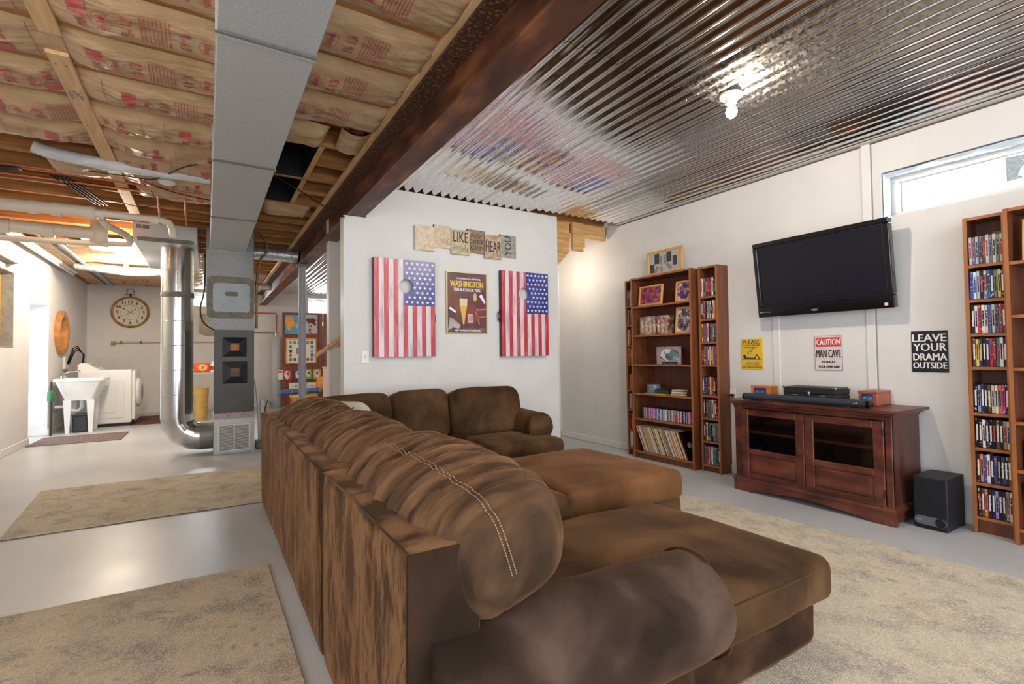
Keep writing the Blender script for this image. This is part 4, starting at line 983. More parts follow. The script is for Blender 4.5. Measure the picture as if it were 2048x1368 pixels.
rug('runner_rug', [(-1.03,4.07),(.86,4.07),(.86,5.37),(-1.13,5.40)], 'tan runner rug on the floor between the sofa corner and the furnace', RUG)

# ================================================================ SECTIONAL SOFA
def suede(name, dark, mid, light, stretch, scale=3.2, lo=.36, hi=.68, seed=0):
    m = pm(name, dark, light, scale, 7, stretch, rough=.85, sheen=.35, lo=lo, hi=hi, c3=mid, spec=.15, bump=.12, bscale=120, distort=.4)
    b = m.node_tree.nodes['Principled BSDF']; b.inputs['Sheen Tint'].default_value = S(200,150,110); b.inputs['Sheen Roughness'].default_value = .35
    return m
SU = suede('brown_suede', S(46,31,19), S(76,54,34), S(102,75,49), (1,1,1))
SUV = suede('brown_suede_vertical_nap', S(46,31,19), S(88,63,41), S(112,83,56), (1,4.4,1.2), 6.0, .445, .555)
nt = SUV.node_tree; nz_ = [q for q in nt.nodes if q.type == 'TEX_NOISE'][0]; nz_.inputs['Roughness'].default_value = .68; nz_.inputs['Distortion'].default_value = 1.1; nz_.inputs['Detail'].default_value = 10
ge = nt.nodes.new('ShaderNodeNewGeometry'); sz = nt.nodes.new('ShaderNodeSeparateXYZ'); nt.links.new(ge.outputs['Normal'], sz.inputs[0])
n2 = nt.nodes.new('ShaderNodeTexNoise'); n2.inputs['Scale'].default_value = 6; n2.inputs['Detail'].default_value = 6
tc_ = [q for q in nt.nodes if q.type == 'TEX_COORD'][0]; nt.links.new(tc_.outputs['Object'], n2.inputs['Vector'])
mr_ = nt.nodes.new('ShaderNodeMapRange'); mr_.inputs[1].default_value = .3; mr_.inputs[2].default_value = .8; nt.links.new(sz.outputs[2], mr_.inputs[0])
mx_ = nt.nodes.new('ShaderNodeMix'); nt.links.new(mr_.outputs[0], mx_.inputs[0]); 
mp_ = [q for q in nt.nodes if q.type == 'MAPPING'][0]
n3 = nt.nodes.new('ShaderNodeTexNoise'); n3.inputs['Scale'].default_value = 3.5; n3.inputs['Detail'].default_value = 2; nt.links.new(tc_.outputs['Object'], n3.inputs['Vector'])
va = nt.nodes.new('ShaderNodeVectorMath'); va.operation = 'MULTIPLY_ADD'; va.inputs[1].default_value = (.0,.16,.0)
nt.links.new(n3.outputs['Color'], va.inputs[0]); nt.links.new(tc_.outputs['Object'], va.inputs[2]); nt.links.new(va.outputs[0], mp_.inputs['Vector'])
n4 = nt.nodes.new('ShaderNodeTexNoise'); n4.inputs['Scale'].default_value = 5.5; n4.inputs['Detail'].default_value = 4
m4 = nt.nodes.new('ShaderNodeMapping'); m4.inputs['Scale'].default_value = (1,1.5,.7); nt.links.new(tc_.outputs['Object'], m4.inputs['Vector']); nt.links.new(m4.outputs[0], n4.inputs['Vector'])
ma = nt.nodes.new('ShaderNodeMix'); ma.inputs[0].default_value = .40; nt.links.new(nz_.outputs['Fac'], ma.inputs[2]); nt.links.new(n4.outputs['Fac'], ma.inputs[3])
nt.links.new(ma.outputs[0], mx_.inputs[2]); nt.links.new(n2.outputs['Fac'], mx_.inputs[3])
cr_ = [q for q in nt.nodes if q.type == 'VALTORGB'][0]; nt.links.new(mx_.outputs[0], cr_.inputs[0])
SUT = pm('lit_crease_suede', S(52,36,24), S(120,90,63), 2.4, 7, (1.6,7,1.6), rough=.8, sheen=.3, lo=.34, hi=.68, c3=S(88,63,43), spec=.2, bump=.8, bscale=4.2, bdist=.016, distort=.5)  # ramp puts lit tan folds and dark creases into the colour
SUT.node_tree.nodes['Principled BSDF'].inputs['Sheen Tint'].default_value = S(200,150,110)
STITCH = pm('tan_stitching', S(160,132,104), rough=.8)
sofa = thing('sectional_sofa', 'large brown suede sectional sofa with loose back cushions and a near chaise end', 'sofa', (1.2, 2.5, 0))
XB = .338
def wrink(amp, fx, fy, fz, ph=0):
    def d(p, n):
        a = noise.noise((p.x*fx+ph, p.y*fy+.6*noise.noise((p.x*6, p.y*3, ph)), p.z*fz+ph)); b = noise.noise((p.x*fx*2+3, p.y*fy*2.1+ph, p.z*fz*2))
        return -amp*(1-abs(a)*2.2)*.7-amp*.35*(1-abs(b)*2)
    return d
soft = lambda p, n: .006*noise.noise((p.x*4+1, p.y*4, p.z*4))+.002*noise.noise((p.x*14, p.y*14, p.z*14))
def part(nm, mb, mt=SU, parent=sofa): return obj(nm, mb, mt, parent, smooth=True)
# left run: outside back in two modules
for y0, y1 in ((.955, 1.812), (1.822, 4.04)):
    part('back_seam', MB().tube([(XB+.006, y0+.012, .06), (XB+.003, y0+.006, .30), (XB+.004, y0+.010, .655), (XB+.006, (y0+y1)/2, .659), (XB+.004, y1-.010, .655), (XB+.006, y1-.006, .06)], .0035, 6), SU)
    part('back_frame', cushion((XB+.085, (y0+y1)/2, .34), (.085, (y1-y0)/2, .325), .018, .05, disp=lambda p, n: .0025*noise.noise((p.x*5, p.y*6, p.z*5))), SUV)
# far run back and bases
part('back_frame', cushion((1.46, 3.97, .33), (.95, .085, .30), .03, .06), SU)
part('seat_base', cushion((1.02, 2.55, .125), (.52, .80, .115), .02, .08, R=None), SU)
part('seat_base', cushion((1.40, 3.58, .115), (1.02, .36, .105), .02, .08), SU)
# chaise: base and long T-shaped cushion
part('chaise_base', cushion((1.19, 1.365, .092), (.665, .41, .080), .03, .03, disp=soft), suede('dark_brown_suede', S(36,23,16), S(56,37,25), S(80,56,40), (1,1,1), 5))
part('chaise_cushion', cushion((1.24, 1.358, .235), (.685, .437, .078), .05, .022, crown=.032,
     disp=lambda p, n: .010*noise.noise((p.x*2.2+4, p.y*2.6, 2))*max(0, n.z)+.004*noise.noise((p.x*7, p.y*3, 5))+.002*math.sin(p.x*150+3*noise.noise((p.x*8,p.y*8,1)))*(1-abs(n.z))), SU)
part('chaise_piping', MB().tube([(.70,.926,.292),(1.2,.924,.292),(1.86,.93,.286),(1.905,.95,.285),(1.922,1.0,.286),(1.922,1.70,.292),(1.90,1.775,.296)], .005, 6), SU)
# seat cushions of the middle and far runs
part('seat_cushion', cushion((1.06, 2.46, .31), (.42, .63, .08), .05, .03, crown=.02, disp=soft))
part('seat_cushion', cushion((1.13, 3.55, .31), (.65, .355, .075), .05, .03, crown=.02, disp=soft))
part('seat_cushion', cushion((2.135, 3.55, .305), (.345, .355, .075), .05, .03, crown=.02, disp=soft))
# near arm: rolled, with a flat outside panel
def armloft(stations, prof, nm, axis):
    m = MB(); n = len(prof)
    for sx, yo, zo, sc in stations:
        for a, b in prof: m.v.append((sx, yo+a*sc, zo+b*sc) if axis == 'x' else (sx+0, 0, 0))
    for i in range(len(stations)-1):
        for k in range(n): m.f.append((i*n+k, i*n+(k+1) % n, (i+1)*n+(k+1) % n, (i+1)*n+k)); m.m.append(0)
    m.f += [tuple(range(n))[::-1], tuple((len(stations)-1)*n+k for k in range(n))]; m.m += [0, 0]
    return m
n = 40; R_ = .148
prof = [(R_*math.cos(2*math.pi*k/n), R_*math.sin(2*math.pi*k/n)) for k in range(n)]
st = []
for i in range(24):
    u = i/23; x = .39+u*.855; z = .332-.030*u+.014*math.exp(-((u-.35)/.2)**2)*0; y = 1.005+.0*u
    sc = 1.0 if u < .93 else 1-.02*((u-.93)/.07)**2
    st.append((x, y, z, sc))
st += [(1.253,1.005,.301,.955),(1.258,1.005,.301,.90)]
m = armloft(st, prof, 'arm', 'x')
for i in range(len(m.v)):
    x, y, z = m.v[i]; q = .008*noise.noise((x*3.2, y*5, z*5))+.0035*noise.noise((x*9, y*9, z*9)); l = math.hypot(y-1.005, z-.32) or 1
    m.v[i] = (x, y+(y-1.005)/l*q, z+(z-.32)/l*q)
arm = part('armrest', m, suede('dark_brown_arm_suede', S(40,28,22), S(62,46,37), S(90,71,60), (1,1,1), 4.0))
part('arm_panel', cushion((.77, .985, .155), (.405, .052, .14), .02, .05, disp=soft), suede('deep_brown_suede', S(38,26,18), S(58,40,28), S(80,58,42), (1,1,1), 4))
part('arm_piping', MB().tube([(1.246, 1.005+(R_+.0045)*math.cos(a), .302+(R_+.0045)*math.sin(a)) for a in np.linspace(-2.6, 2.0, 30)], .0055, 6), SU, arm)
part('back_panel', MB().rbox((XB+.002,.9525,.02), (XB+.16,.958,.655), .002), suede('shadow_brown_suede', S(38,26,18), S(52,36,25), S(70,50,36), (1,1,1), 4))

# back cushions of the long run, leaning over the frame
def ycush(y0, y1, cx, cz, hx, hz, amp, ph, step=.014, lean=-.12, power=2.9, stitch=False):
    c = Vector((cx, (y0+y1)/2, cz)); h = (hx, (y1-y0)/2, hz); R = Matrix.Rotation(lean, 3, 'Y')
    def disp(p, n):
        ey = abs(p.y)/h[1]
        a = noise.noise((p.x*4+ph, p.y*21+1.2*noise.noise((p.x*5, p.y*4, ph)), p.z*4)); b = noise.noise((p.x*7+ph, p.y*42+1.5*a, p.z*7))
        w_ = -amp*max(-.4, 1-abs(a)*3.6)-amp*.5*max(-.3, 1-abs(b)*3.2)
        pil = .012*noise.noise((p.x*2.5+ph, p.y*3.2, p.z*2.5))
        return w_*(1-ey**5*.55)+pil
    p = part('back_cushion', cushion(c, h, .08, step, disp=disp, R=R, power=power), SUT)
    if stitch:
        s = MB()
        def surf(d):
            v, nn = superq(d, h, power)
            v += nn*(disp(v, nn)+.0015); return R @ v+c
        for off in (0, .055):
            path = []
            for k in range(70): u = k/69; path.append(surf((-.28+off+.05*math.sin(u*3), .96-1.62*u, .98)))
            for k in range(1, 46): a = k/45*1.75; path.append(surf((-.28+off+.10*k/45, -.66-.33*math.sin(min(a*1.3, math.pi/2)), .98*math.cos(a))))
            cum = 0
            for k in range(len(path)-1):
                a, b = path[k], path[k+1]; L_ = (b-a).length; nseg = max(1, round(L_/.012))
                for j in range(nseg): s.tube([a.lerp(b, (j+.1)/nseg), a.lerp(b, (j+.75)/nseg)], .0016, 4, caps=False)
        obj('stitching', s, STITCH, p)
    return p
ycush(.925, 1.83, .59, .612, .200, .172, .009, 1.3, .007, lean=-.24, power=(2.6, 4.0), stitch=True)
ycush(1.80, 2.68, .585, .605, .185, .168, .010, 5.1, .009, lean=-.4, power=(2.8, 5))
ycush(2.65, 3.80, .58, .61, .185, .168, .011, 9.4, .010, lean=-.4, power=(2.8, 5))
# back cushions of the far run
def xcush(x0, x1, cz, hz, ph, power=4.2, hy=.125, lean=.20, y=3.78, tilt=0):
    c = Vector(((x0+x1)/2, y, cz)); R = Matrix.Rotation(-lean, 3, 'X') @ Matrix.Rotation(tilt, 3, 'Y')
    return part('back_cushion', cushion(c, ((x1-x0)/2, hy, hz), .08, .022, R=R, power=power,
        disp=lambda p, n: .008*noise.noise((p.x*4+ph, p.y*4, p.z*4))+.005*noise.noise((p.x*9+ph, p.y*5, p.z*9))))
xcush(.60, 1.208, .575, .195, 2.2, power=6, tilt=-.03)
xcush(1.212, 1.678, .58, .20, 4.4, power=6)
xcush(1.682, 2.375, .575, .205, 7.7, power=4.6)
# far arm, rolled along the depth
m = MB(); n = 32; r_ = .118; cx0, cz0 = 2.375, .452
for i in range(14):
    y = 3.375+.68*i/13; sc = (.9, .97)[i] if i < 2 else 1
    for k in range(n): a = 2*math.pi*k/n; q = 1+.03*noise.noise((math.cos(a)*2, y*3, math.sin(a)*2)); m.v.append((cx0+r_*sc*q*math.cos(a), y-(.0 if i else -.0), cz0+.02*i/13+r_*sc*q*math.sin(a)))
for i in range(13):
    for k in range(n): m.f.append((i*n+k, i*n+(k+1) % n, (i+1)*n+(k+1) % n, (i+1)*n+k)); m.m.append(0)
m.f += [tuple(range(n))[::-1], tuple(13*n+k for k in range(n))]; m.m += [0, 0]
a2 = part('armrest', m)
part('arm_piping', MB().tube([(cx0+r_*.985*math.cos(a), 3.40, cz0+r_*.985*math.sin(a)) for a in np.linspace(0, 2*math.pi, 33)], .005, 6), SU, a2)
part('arm_panel', cushion((2.40, 3.74, .24), (.05, .31, .22), .03, .06))
for x, y in ((XB+.06,1.02),(XB+.06,3.9),(1.80,1.02),(1.80,1.68),(2.3,3.9)): part('foot', MB().rbox((x-.025,y-.025,.0125), (x+.025,y+.025,.04), .003), BLACKP)

t = thing('ottoman', 'large square brown suede ottoman in front of the far sofa seats', 'ottoman', (1.96, 2.40, 0))
obj('top_cushion', cushion((1.955, 2.40, .285), (.425, .452, .085), .045, .026, crown=.018, disp=lambda p, n: .006*noise.noise((p.x*3, p.y*3, 4))), suede('golden_brown_suede', S(80,53,32), S(108,73,45), S(126,88,56), (1,1,1), 2.6), t, smooth=True)
obj('base', cushion((1.955, 2.40, .125), (.415, .442, .095), .03, .04, disp=soft), SU, t, smooth=True)
pp = [(1.955+sx*.412, 2.40+sy*.44, .345) for sx, sy in ((-1,-1),(1,-1),(1,1),(-1,1),(-1,-1))]
for sx in (-1,1):
    for sy in (-1,1): obj('foot', MB().rbox((1.955+sx*.36-.025,2.40+sy*.38-.025,.0115), (1.955+sx*.36+.025,2.40+sy*.38+.025,.04), .003), BLACKP, t)
t = thing('throw_pillow', 'cream throw pillow with dark script leaning in the sofa corner', 'pillow', (.86, 3.45, .39))
Rp = Matrix.Rotation(-.5, 3, 'Z') @ Matrix.Rotation(-.35, 3, 'X')
def pill(p, n): return .006*noise.noise((p.x*9, p.y*9, p.z*9))
def pinch(mb):
    return mb
pc = cushion((.80, 3.50, .585), (.19, .065, .165), .06, .016, power=3.2, disp=pill, R=Rp)
obj('cover', pc, pm('cream_cotton', S(186,176,160), S(202,192,178), 30, rough=.9, bump=.3), t, smooth=True)
m = MB()
for q in ([(-.06,.09),(-.02,.06),(.02,.075),(.06,.03),(.045,.0)],[(.03,.075),(.05,.11),(.06,.09),(.075,.11)],[(-.02,-.02),(.04,-.05),(.09,-.06)]):
    m.tube([Rp @ Vector((a, -.0655+.10*(a*a+b*b), b))+Vector((.80,3.50,.585)) for a, b in q], .0035, 5)
obj('printed_script', m, BLACKINK, t)
# ================================================================ PARTITION WALL
YW = PY
def cornhole(x0, x1, z0, z1, hx, hz, ux, uz, label, cord):
    t = thing('cornhole_board', label, 'game board', ((x0+x1)/2, YW-.03, z0))
    yf, yb = YW-.055, YW-.003; r = .062; n = 40
    # face with a round hole
    hole = [(hx+r*math.cos(2*math.pi*k/n), hz+r*math.sin(2*math.pi*k/n)) for k in range(n)]
    def edge(k):
        a = 2*math.pi*k/n; c, s = math.cos(a), math.sin(a); best = 1e9
        for lim, d, o in ((x1, c, hx), (x0, c, hx), (z1, s, hz), (z0, s, hz)):
            if abs(d) > 1e-9:
                q = (lim-o)/d
                if q > 0: best = min(best, q)
        return (hx+c*best, hz+s*best)
    out = [edge(k) for k in range(n)]
    m = MB(); corners = [(x0,z0),(x1,z0),(x1,z1),(x0,z1)]
    m.add([(a,yf,b) for a, b in hole]+[(a,yf,b) for a, b in out]+[(a,yf+.012,b) for a, b in hole], [])
    for k in range(n):
        k2 = (k+1) % n; f = [k, k2, n+k2, n+k]
        a, b = out[k], out[k2]
        if abs(a[0]-b[0]) > 1e-6 and abs(a[1]-b[1]) > 1e-6:
            c = min(corners, key=lambda q: (q[0]-a[0])**2+(q[1]-a[1])**2+(q[0]-b[0])**2+(q[1]-b[1])**2)
            m.v.append((c[0], yf, c[1])); f = [k, k2, n+k2, len(m.v)-1, n+k]
        m.f.append(tuple(f)); m.m.append(0)
        m.f.append((k, 2*n+k, 2*n+k2, k2)); m.m.append(0)
    FM = bpy.data.materials.new('painted_flag_face'); FM.use_nodes = True; nt = FM.node_tree; N = nt.nodes; L = nt.links
    b = N['Principled BSDF']; b.inputs['Roughness'].default_value = .28
    tc = N.new('ShaderNodeTexCoord'); sx = N.new('ShaderNodeSeparateXYZ'); L.new(tc.outputs['Object'], sx.inputs[0])
    def mth(op, a, bb=None):
        q = N.new('ShaderNodeMath'); q.operation = op
        for i, vv in enumerate((a, bb)):
            if vv is None: continue
            if hasattr(vv, 'links'): L.new(vv, q.inputs[i])
            else: q.inputs[i].default_value = vv
        return q.outputs[0]
    W = x1-x0; sw = W/13
    st = mth('MODULO', mth('FLOOR', mth('DIVIDE', mth('ADD', sx.outputs[0], W/2), sw)), 2.0)   # 0 red, 1 white
    un = mth('MULTIPLY', mth('GREATER_THAN', sx.outputs[0], ux-(x0+x1)/2), mth('GREATER_THAN', sx.outputs[2], uz-z0))
    nz = N.new('ShaderNodeTexNoise'); nz.inputs['Scale'].default_value = 9; nz.inputs['Detail'].default_value = 8
    mp = N.new('ShaderNodeMapping'); mp.inputs['Scale'].default_value = (3,1,.5); L.new(tc.outputs['Object'], mp.inputs[0]); L.new(mp.outputs[0], nz.inputs['Vector'])
    def cm(f, a, bb):
        q = N.new('ShaderNodeMix'); q.data_type = 'RGBA'
        if hasattr(f, 'links'): L.new(f, q.inputs[0])
        for i, vv in ((6, a), (7, bb)):
            if hasattr(vv, 'links'): L.new(vv, q.inputs[i])
            else: q.inputs[i].default_value = vv
        return q.outputs[2]
    mr = N.new('ShaderNodeMapRange'); mr.inputs[1].default_value = .48; mr.inputs[2].default_value = .72; L.new(nz.outputs['Fac'], mr.inputs[0])
    red = cm(mr.outputs[0], S(196,52,66), S(222,120,126)); wht = cm(mr.outputs[0], S(224,218,220), S(176,172,186)); blu = cm(mr.outputs[0], S(48,56,140), S(86,92,164))
    L.new(cm(un, cm(st, red, wht), blu), b.inputs['Base Color'])
    obj('playing_face', m, FM, t)
    EB = pm('black_board_edge', S(48,46,46), rough=.5)
    e = MB()
    for a, c in (((x0,yf+.0005,z0),(x0+.02,yb,z1)),((x1-.02,yf+.0005,z0),(x1,yb,z1)),((x0+.02,yf+.0005,z0),(x1-.02,yb,z0+.02)),((x0+.02,yf+.0005,z1-.02),(x1-.02,yb,z1))): e.box(a, c)
    obj('side_rail', e, EB, t)
    s = MB(); rows = 9; i = 0
    for rz in range(rows):
        for cxx in range(6 if rz % 2 == 0 else 5):
            px = ux+.022+(x1-ux-.044)*((cxx+(0 if rz % 2 == 0 else .5))/5); pz = uz+.03+(z1-uz-.06)*rz/(rows-1)
            if math.hypot(px-hx, pz-hz) < r+.016: continue
            pts = []
            for k in range(10):
                a = math.pi/2+k*math.pi/5; q = .0165 if k % 2 == 0 else .007; pts.append((px+q*math.cos(a), yf-.0006, pz+q*math.sin(a)))
            s.add(pts+[(px, yf-.0006, pz)], [(k, (k+1) % 10, 10) for k in range(10)])
    obj('star', s, WHITEINK, t)
    if cord > 0: P = [(x1-.005,yf+.03,z0+.40),(x1+.012,yf+.03,z0+.36),(x1+.012,yf+.03,z0+.31),(x1-.005,yf+.03,z0+.27)]
    else: P = [(x0+.005,yf+.03,z0+.45),(x0-.022,yf+.03,z0+.42),(x0-.026,yf+.03,z0+.37),(x0-.005,yf+.03,z0+.33)]
    obj('carry_handle', MB().tube(P, .0055, 6), BLACKC, t, smooth=True)
cornhole(1.178, 1.722, 1.050, 1.884, 1.455, 1.655, 1.44, 1.49, 'striped flag cornhole board with a round hole, hanging nearest the steel beam', 1)
cornhole(2.408, 2.957, 1.042, 1.872, 2.665, 1.655, 2.69, 1.462, 'striped flag cornhole board with a round hole, hanging nearest the corner', -1)

t = thing('framed_poster', 'gold framed dark beer poster between the two flag boards', 'poster', (2.06, YW-.01, 1.256))
x0, x1, z0, z1 = 1.846, 2.270, 1.256, 1.829
m = MB(); b = .012
for a, c in (((x0,YW-.022,z0),(x1,YW-.001,z0+b)),((x0,YW-.022,z1-b),(x1,YW-.001,z1)),((x0,YW-.022,z0+b),(x0+b,YW-.001,z1-b)),((x1-b,YW-.022,z0+b),(x1,YW-.001,z1-b))): m.rbox(a, c, .002)
obj('gold_frame', m, pm('pale_gold', S(214,196,146), rough=.3, metal=.4), t)
yp = YW-.012
obj('poster_sheet', MB().box((x0+b,yp,z0+b), (x1-b,YW-.002,z1-b)), pm('dark_plum_print', S(84,46,52), S(116,68,76), 5, 3, rough=.3), t)
def PX(u): return x0+max(.034, min(.966, u))*(x1-x0)
def PZ(v): return z0+v*(z1-z0)
def flat(nm, polys, mt, k=1):
    m = MB()
    for p in polys: m.add([(PX(a), yp-.0004*k, PZ(c)) for a, c in p], [tuple(range(len(p)))])
    obj(nm, m, mt, t)
def ell(cx, cy, rx, ry, n=22, a0=0, a1=2*math.pi): return [(cx+rx*math.cos(a0+(a1-a0)*i/n), cy+ry*math.sin(a0+(a1-a0)*i/n)) for i in range(n+(a1-a0 < 6.2))]
def lines(nm, rows, mt, bold=.0012, k=4):
    for s, u0, u1, v0, v1 in rows: obj(nm, text(MB(), s, (PX(u0), yp-.0004*k, PZ(v0)), (1,0,0), (0,0,1), (u1-u0)*(x1-x0), (v1-v0)*(z1-z0), bold=bold), mt, t)
PBR = pm('brown_ball_print', S(104,52,36), S(132,72,48), 8, rough=.35)
flat('printed_ball', [ell(.19,.52,.16,.24)], PBR, 1)
flat('printed_helmet', [ell(.86,.55,.20,.15), ell(.12,.34,.13,.10)], pm('maroon_helmet_print', S(110,44,50), S(70,40,60), 6, rough=.35), 2)
flat('printed_stripe', [[(.80,.62),(.86,.66),(.98,.52),(.93,.50)], [(.06,.40),(.10,.43),(.24,.36),(.22,.33)]], WHITEINK, 3)
flat('printed_glove', [[(.04,.05),(.08,.26),(.16,.24),(.34,.14),(.30,.08),(.16,.10)]], pm('pale_cloth_print', S(196,186,176), S(150,140,136), 9, rough=.4), 3)
flat('printed_face_guard', [[(.68,.40),(.97,.42),(.97,.395),(.69,.375)],[(.70,.27),(.97,.30),(.97,.28),(.71,.25)],[(.68,.40),(.71,.40),(.82,.16),(.79,.16)]], pm('orange_bar_print', S(206,110,60), rough=.4), 4)
flat('printed_beer', [[(.33,.44),(.50,.44),(.44,.20),(.39,.20)]], pm('amber_beer_print', S(224,160,40), S(240,190,80), 5, rough=.3), 3)
flat('printed_foam', [[(.32,.57),(.51,.57),(.50,.44),(.33,.44)], [(.39,.20),(.44,.20),(.425,.15),(.405,.15)]], pm('cream_foam_print', S(226,206,172), rough=.4), 3)
flat('printed_bottle', [[(.51,.14),(.66,.14),(.66,.40),(.60,.50),(.595,.60),(.55,.60),(.545,.50),(.51,.40)]], pm('red_brown_bottle_print', S(120,34,24), S(160,60,36), 5, rough=.3), 3)
flat('printed_bottle_label', [[(.515,.18),(.655,.18),(.655,.32),(.515,.32)]], pm('pale_label_print', S(214,196,180), S(190,120,110), 40, rough=.4), 4)
flat('printed_foreground', [[(.04,.03),(.96,.03),(.96,.09),(.6,.12),(.3,.07),(.04,.09)]], pm('dark_table_print', S(40,28,26), S(130,100,80), 12, rough=.4), 1)
flat('printed_flame', [ell(.70,.60,.045,.07)], pm('pale_pennant_print', S(216,176,130), rough=.4), 3)
lines('white_lettering', [('CONGRATULATIONS,', .24, .84, .875, .905), ('THIS BUD\u2019S FOR YOU.', .18, .84, .685, .735), ('1987 WORLD CHAMPIONS', .20, .82, .035, .065)], WHITEINK)
lines('gold_lettering', [('WASHINGTON', .10, .90, .755, .855)], pm('gold_print', S(226,190,84), rough=.35), .003)

# six overlapping plaques
PL = [(1.549,1.735,1.99,2.208,.0,'',S(206,186,156),S(226,208,182),'leftmost pale tan word plaque above the flag boards'),
      (1.733,1.905,2.03,2.237,.012,'WE',S(204,182,154),S(222,202,176),'pale tan plaque reading WE beside the leftmost plaque'),
      (1.898,2.086,1.985,2.214,.0,'LIKE',S(180,164,134),S(204,190,160),'tan patterned plaque reading LIKE over a swirl pattern'),
      (2.068,2.258,2.015,2.237,.012,'NO|OTHER|BODY',S(136,110,84),S(162,134,106),'dark tan plaque with three small words NO OTHER BODY'),
      (2.244,2.430,1.978,2.206,.0,'HEAR',S(168,140,116),S(196,172,148),'tan plaque reading HEAR between the dark tan and blue grey plaques'),
      (2.420,2.606,2.008,2.228,.012,'YOU',S(146,148,142),S(176,172,156),'blue grey plaque with the word YOU set sideways')]
for i, (x0, x1, z0, z1, dy, wd, c1, c2, lab) in enumerate(PL):
    t = thing('word_plaque', lab, 'plaque', ((x0+x1)/2, YW-.02, z0), 'word plaques above the flag boards')
    y1 = YW-.001-(.0 if dy else .0145); y0 = y1-.0125
    obj('board', MB().rbox((x0,y0,z0), (x1,y1,z1), .002), pm('plaque_print_%d' % i, c1, c2, 34, 5, rough=.5, lo=.42, hi=.58), t)
    m = MB(); yy = y0-.0006; w_ = x1-x0; h_ = z1-z0
    if wd == 'LIKE': text(m, wd, (x0+.1*w_, yy, z0+.5*h_), (1,0,0), (0,0,1), .8*w_, .42*h_, bold=.0012)
    elif wd == 'HEAR': text(m, wd, (x0+.06*w_, yy, z0+.28*h_), (1,0,0), (0,0,1), .88*w_, .46*h_, bold=.001)
    elif wd == 'YOU': text(m, wd, (x0+.70*w_, yy, z0+.08*h_), (0,0,1), (-1,0,0), .86*h_, .42*w_, bold=.0012)
    elif '|' in wd:
        for q, s_ in enumerate(wd.split('|')): text(m, s_, (x0+(.22,.10,.16)[q]*w_, yy, z0+(.66,.40,.14)[q]*h_), (1,0,0), (0,0,1), (.52,.78,.66)[q]*w_, .18*h_, bold=.0008)
    elif wd == 'WE': text(m, wd, (x0+.40*w_, yy, z0+.16*h_), (1,0,0), (0,0,1), .5*w_, .26*h_)
    if wd == '':
        pts = [(x0+.42*w_+.34*w_*math.cos(a), yy, z0+.48*h_+.34*h_*math.sin(a)) for a in np.linspace(-2.9, .1, 24)]
        m.tube(pts, .0012, 4)
    if wd == 'LIKE':
        for q in range(7): m.tube([(x0+(.12+.12*q)*w_+.05*w_*math.cos(a)*(1-a/9), yy, z0+(.22+.08*(q % 2))*h_+.09*h_*math.sin(a)) for a in np.linspace(0, 7, 18)], .001, 4)
    if wd == 'YOU':
        for q in range(6): m.tube([(x0+.86*w_+.05*w_*math.cos(a), yy, z0+(.12+.15*q)*h_+.06*h_*math.sin(a)) for a in np.linspace(0, 6, 14)], .0008, 4)
    obj('lettering', m, pm('faded_ink', S(170,146,118), rough=.6) if wd in ('', 'WE') else pm('brown_black_ink', S(58,46,40), rough=.6), t)
    if i in (1, 3, 5): obj('hanging_tab', MB().rbox((x0-.004,y0+.002,z1-.03), (x0+.02,y1,z1+.002), .001), BLACKP, t)
t = thing('light_switch', 'white light switch plate at the end of the partition wall', 'switch', (1.117, YW, 1.0))
obj('plate', MB().rbox((1.085,YW-.007,1.0), (1.150,YW-.0005,1.105), .003), WHITEP, t)
obj('rocker', MB().rbox((1.108,YW-.010,1.036), (1.127,YW-.007,1.066), .001), pm('ivory_switch', S(216,212,204), rough=.4), t)

# ================================================================ RIGHT WALL: SIGNS, TELEVISION
def XP(x, y, z): return (x, y, z)
XS = XR-.0005
UY, VZ = (0,-1,0), (0,0,1)
def wsign(label, cat, y0, y1, z0, z1, mt, name='wall_sign', r=.004):
    t = thing(name, label, cat, (XR-.004, (y0+y1)/2, z0))
    obj('sign_plate', MB().rbox((XR-.006,y1,z0), (XS,y0,z1), .0025, 2), mt, t); return t
def wtext(t, nm, rows, mt, y0, y1, z0, z1, bold=.001, x=XR-.0066):
    m = MB(); W = y0-y1; H = z1-z0
    for s, u0, u1, v0, v1 in rows: text(m, s, (x, y0-u0*W, z0+v0*H), UY, VZ, (u1-u0)*W, (v1-v0)*H, bold=bold)
    return obj(nm, m, mt, t)
y0, y1, z0, z1 = 2.585, 2.39, .903, 1.165
t = wsign('small yellow sleeping sign on the wall above the cabinet end', 'sign', y0, y1, z0, z1, pm('yellow_sign_enamel', S(232,192,44), S(222,180,40), 4, rough=.35))
wtext(t, 'lettering', [('PLEASE',.1,.88,.83,.95),('DO NOT DISTURB',.08,.88,.765,.81),('I\u2019M SLEEPING',.18,.78,.69,.735),('Z',.30,.38,.50,.58),('z',.43,.50,.57,.63),('z',.52,.57,.63,.68),
     ('...and even if I\u2019m',.2,.82,.20,.25),('awake I probably',.18,.84,.13,.185),('don\u2019t want to see you.',.05,.96,.05,.11)], pm('violet_black_ink', S(52,36,66), rough=.5), y0, y1, z0, z1, .0009)
m = MB(); W, H = y0-y1, z1-z0
def sp(u, v): return (XR-.0068, y0-u*W, z0+v*H)
for poly in ([(.12,.355),(.62,.345),(.62,.385),(.14,.40)], [(.60,.345),(.70,.50),(.745,.50),(.66,.345)], [(.70,.50),(.745,.50),(.88,.345),(.82,.345)], [(.05,.325),(.95,.325),(.95,.345),(.05,.345)]): m.add([sp(*q) for q in poly], [(0,1,2,3)])
m.add([sp(.17+.075*math.cos(a), .43+.055*math.sin(a)) for a in np.linspace(0, 6.283, 16)[:-1]], [tuple(range(15))])
obj('sleeping_figure', m, pm('blue_violet_ink', S(58,52,120), rough=.5), t)
y0, y1, z0, z1 = 1.978, 1.786, .908, 1.167
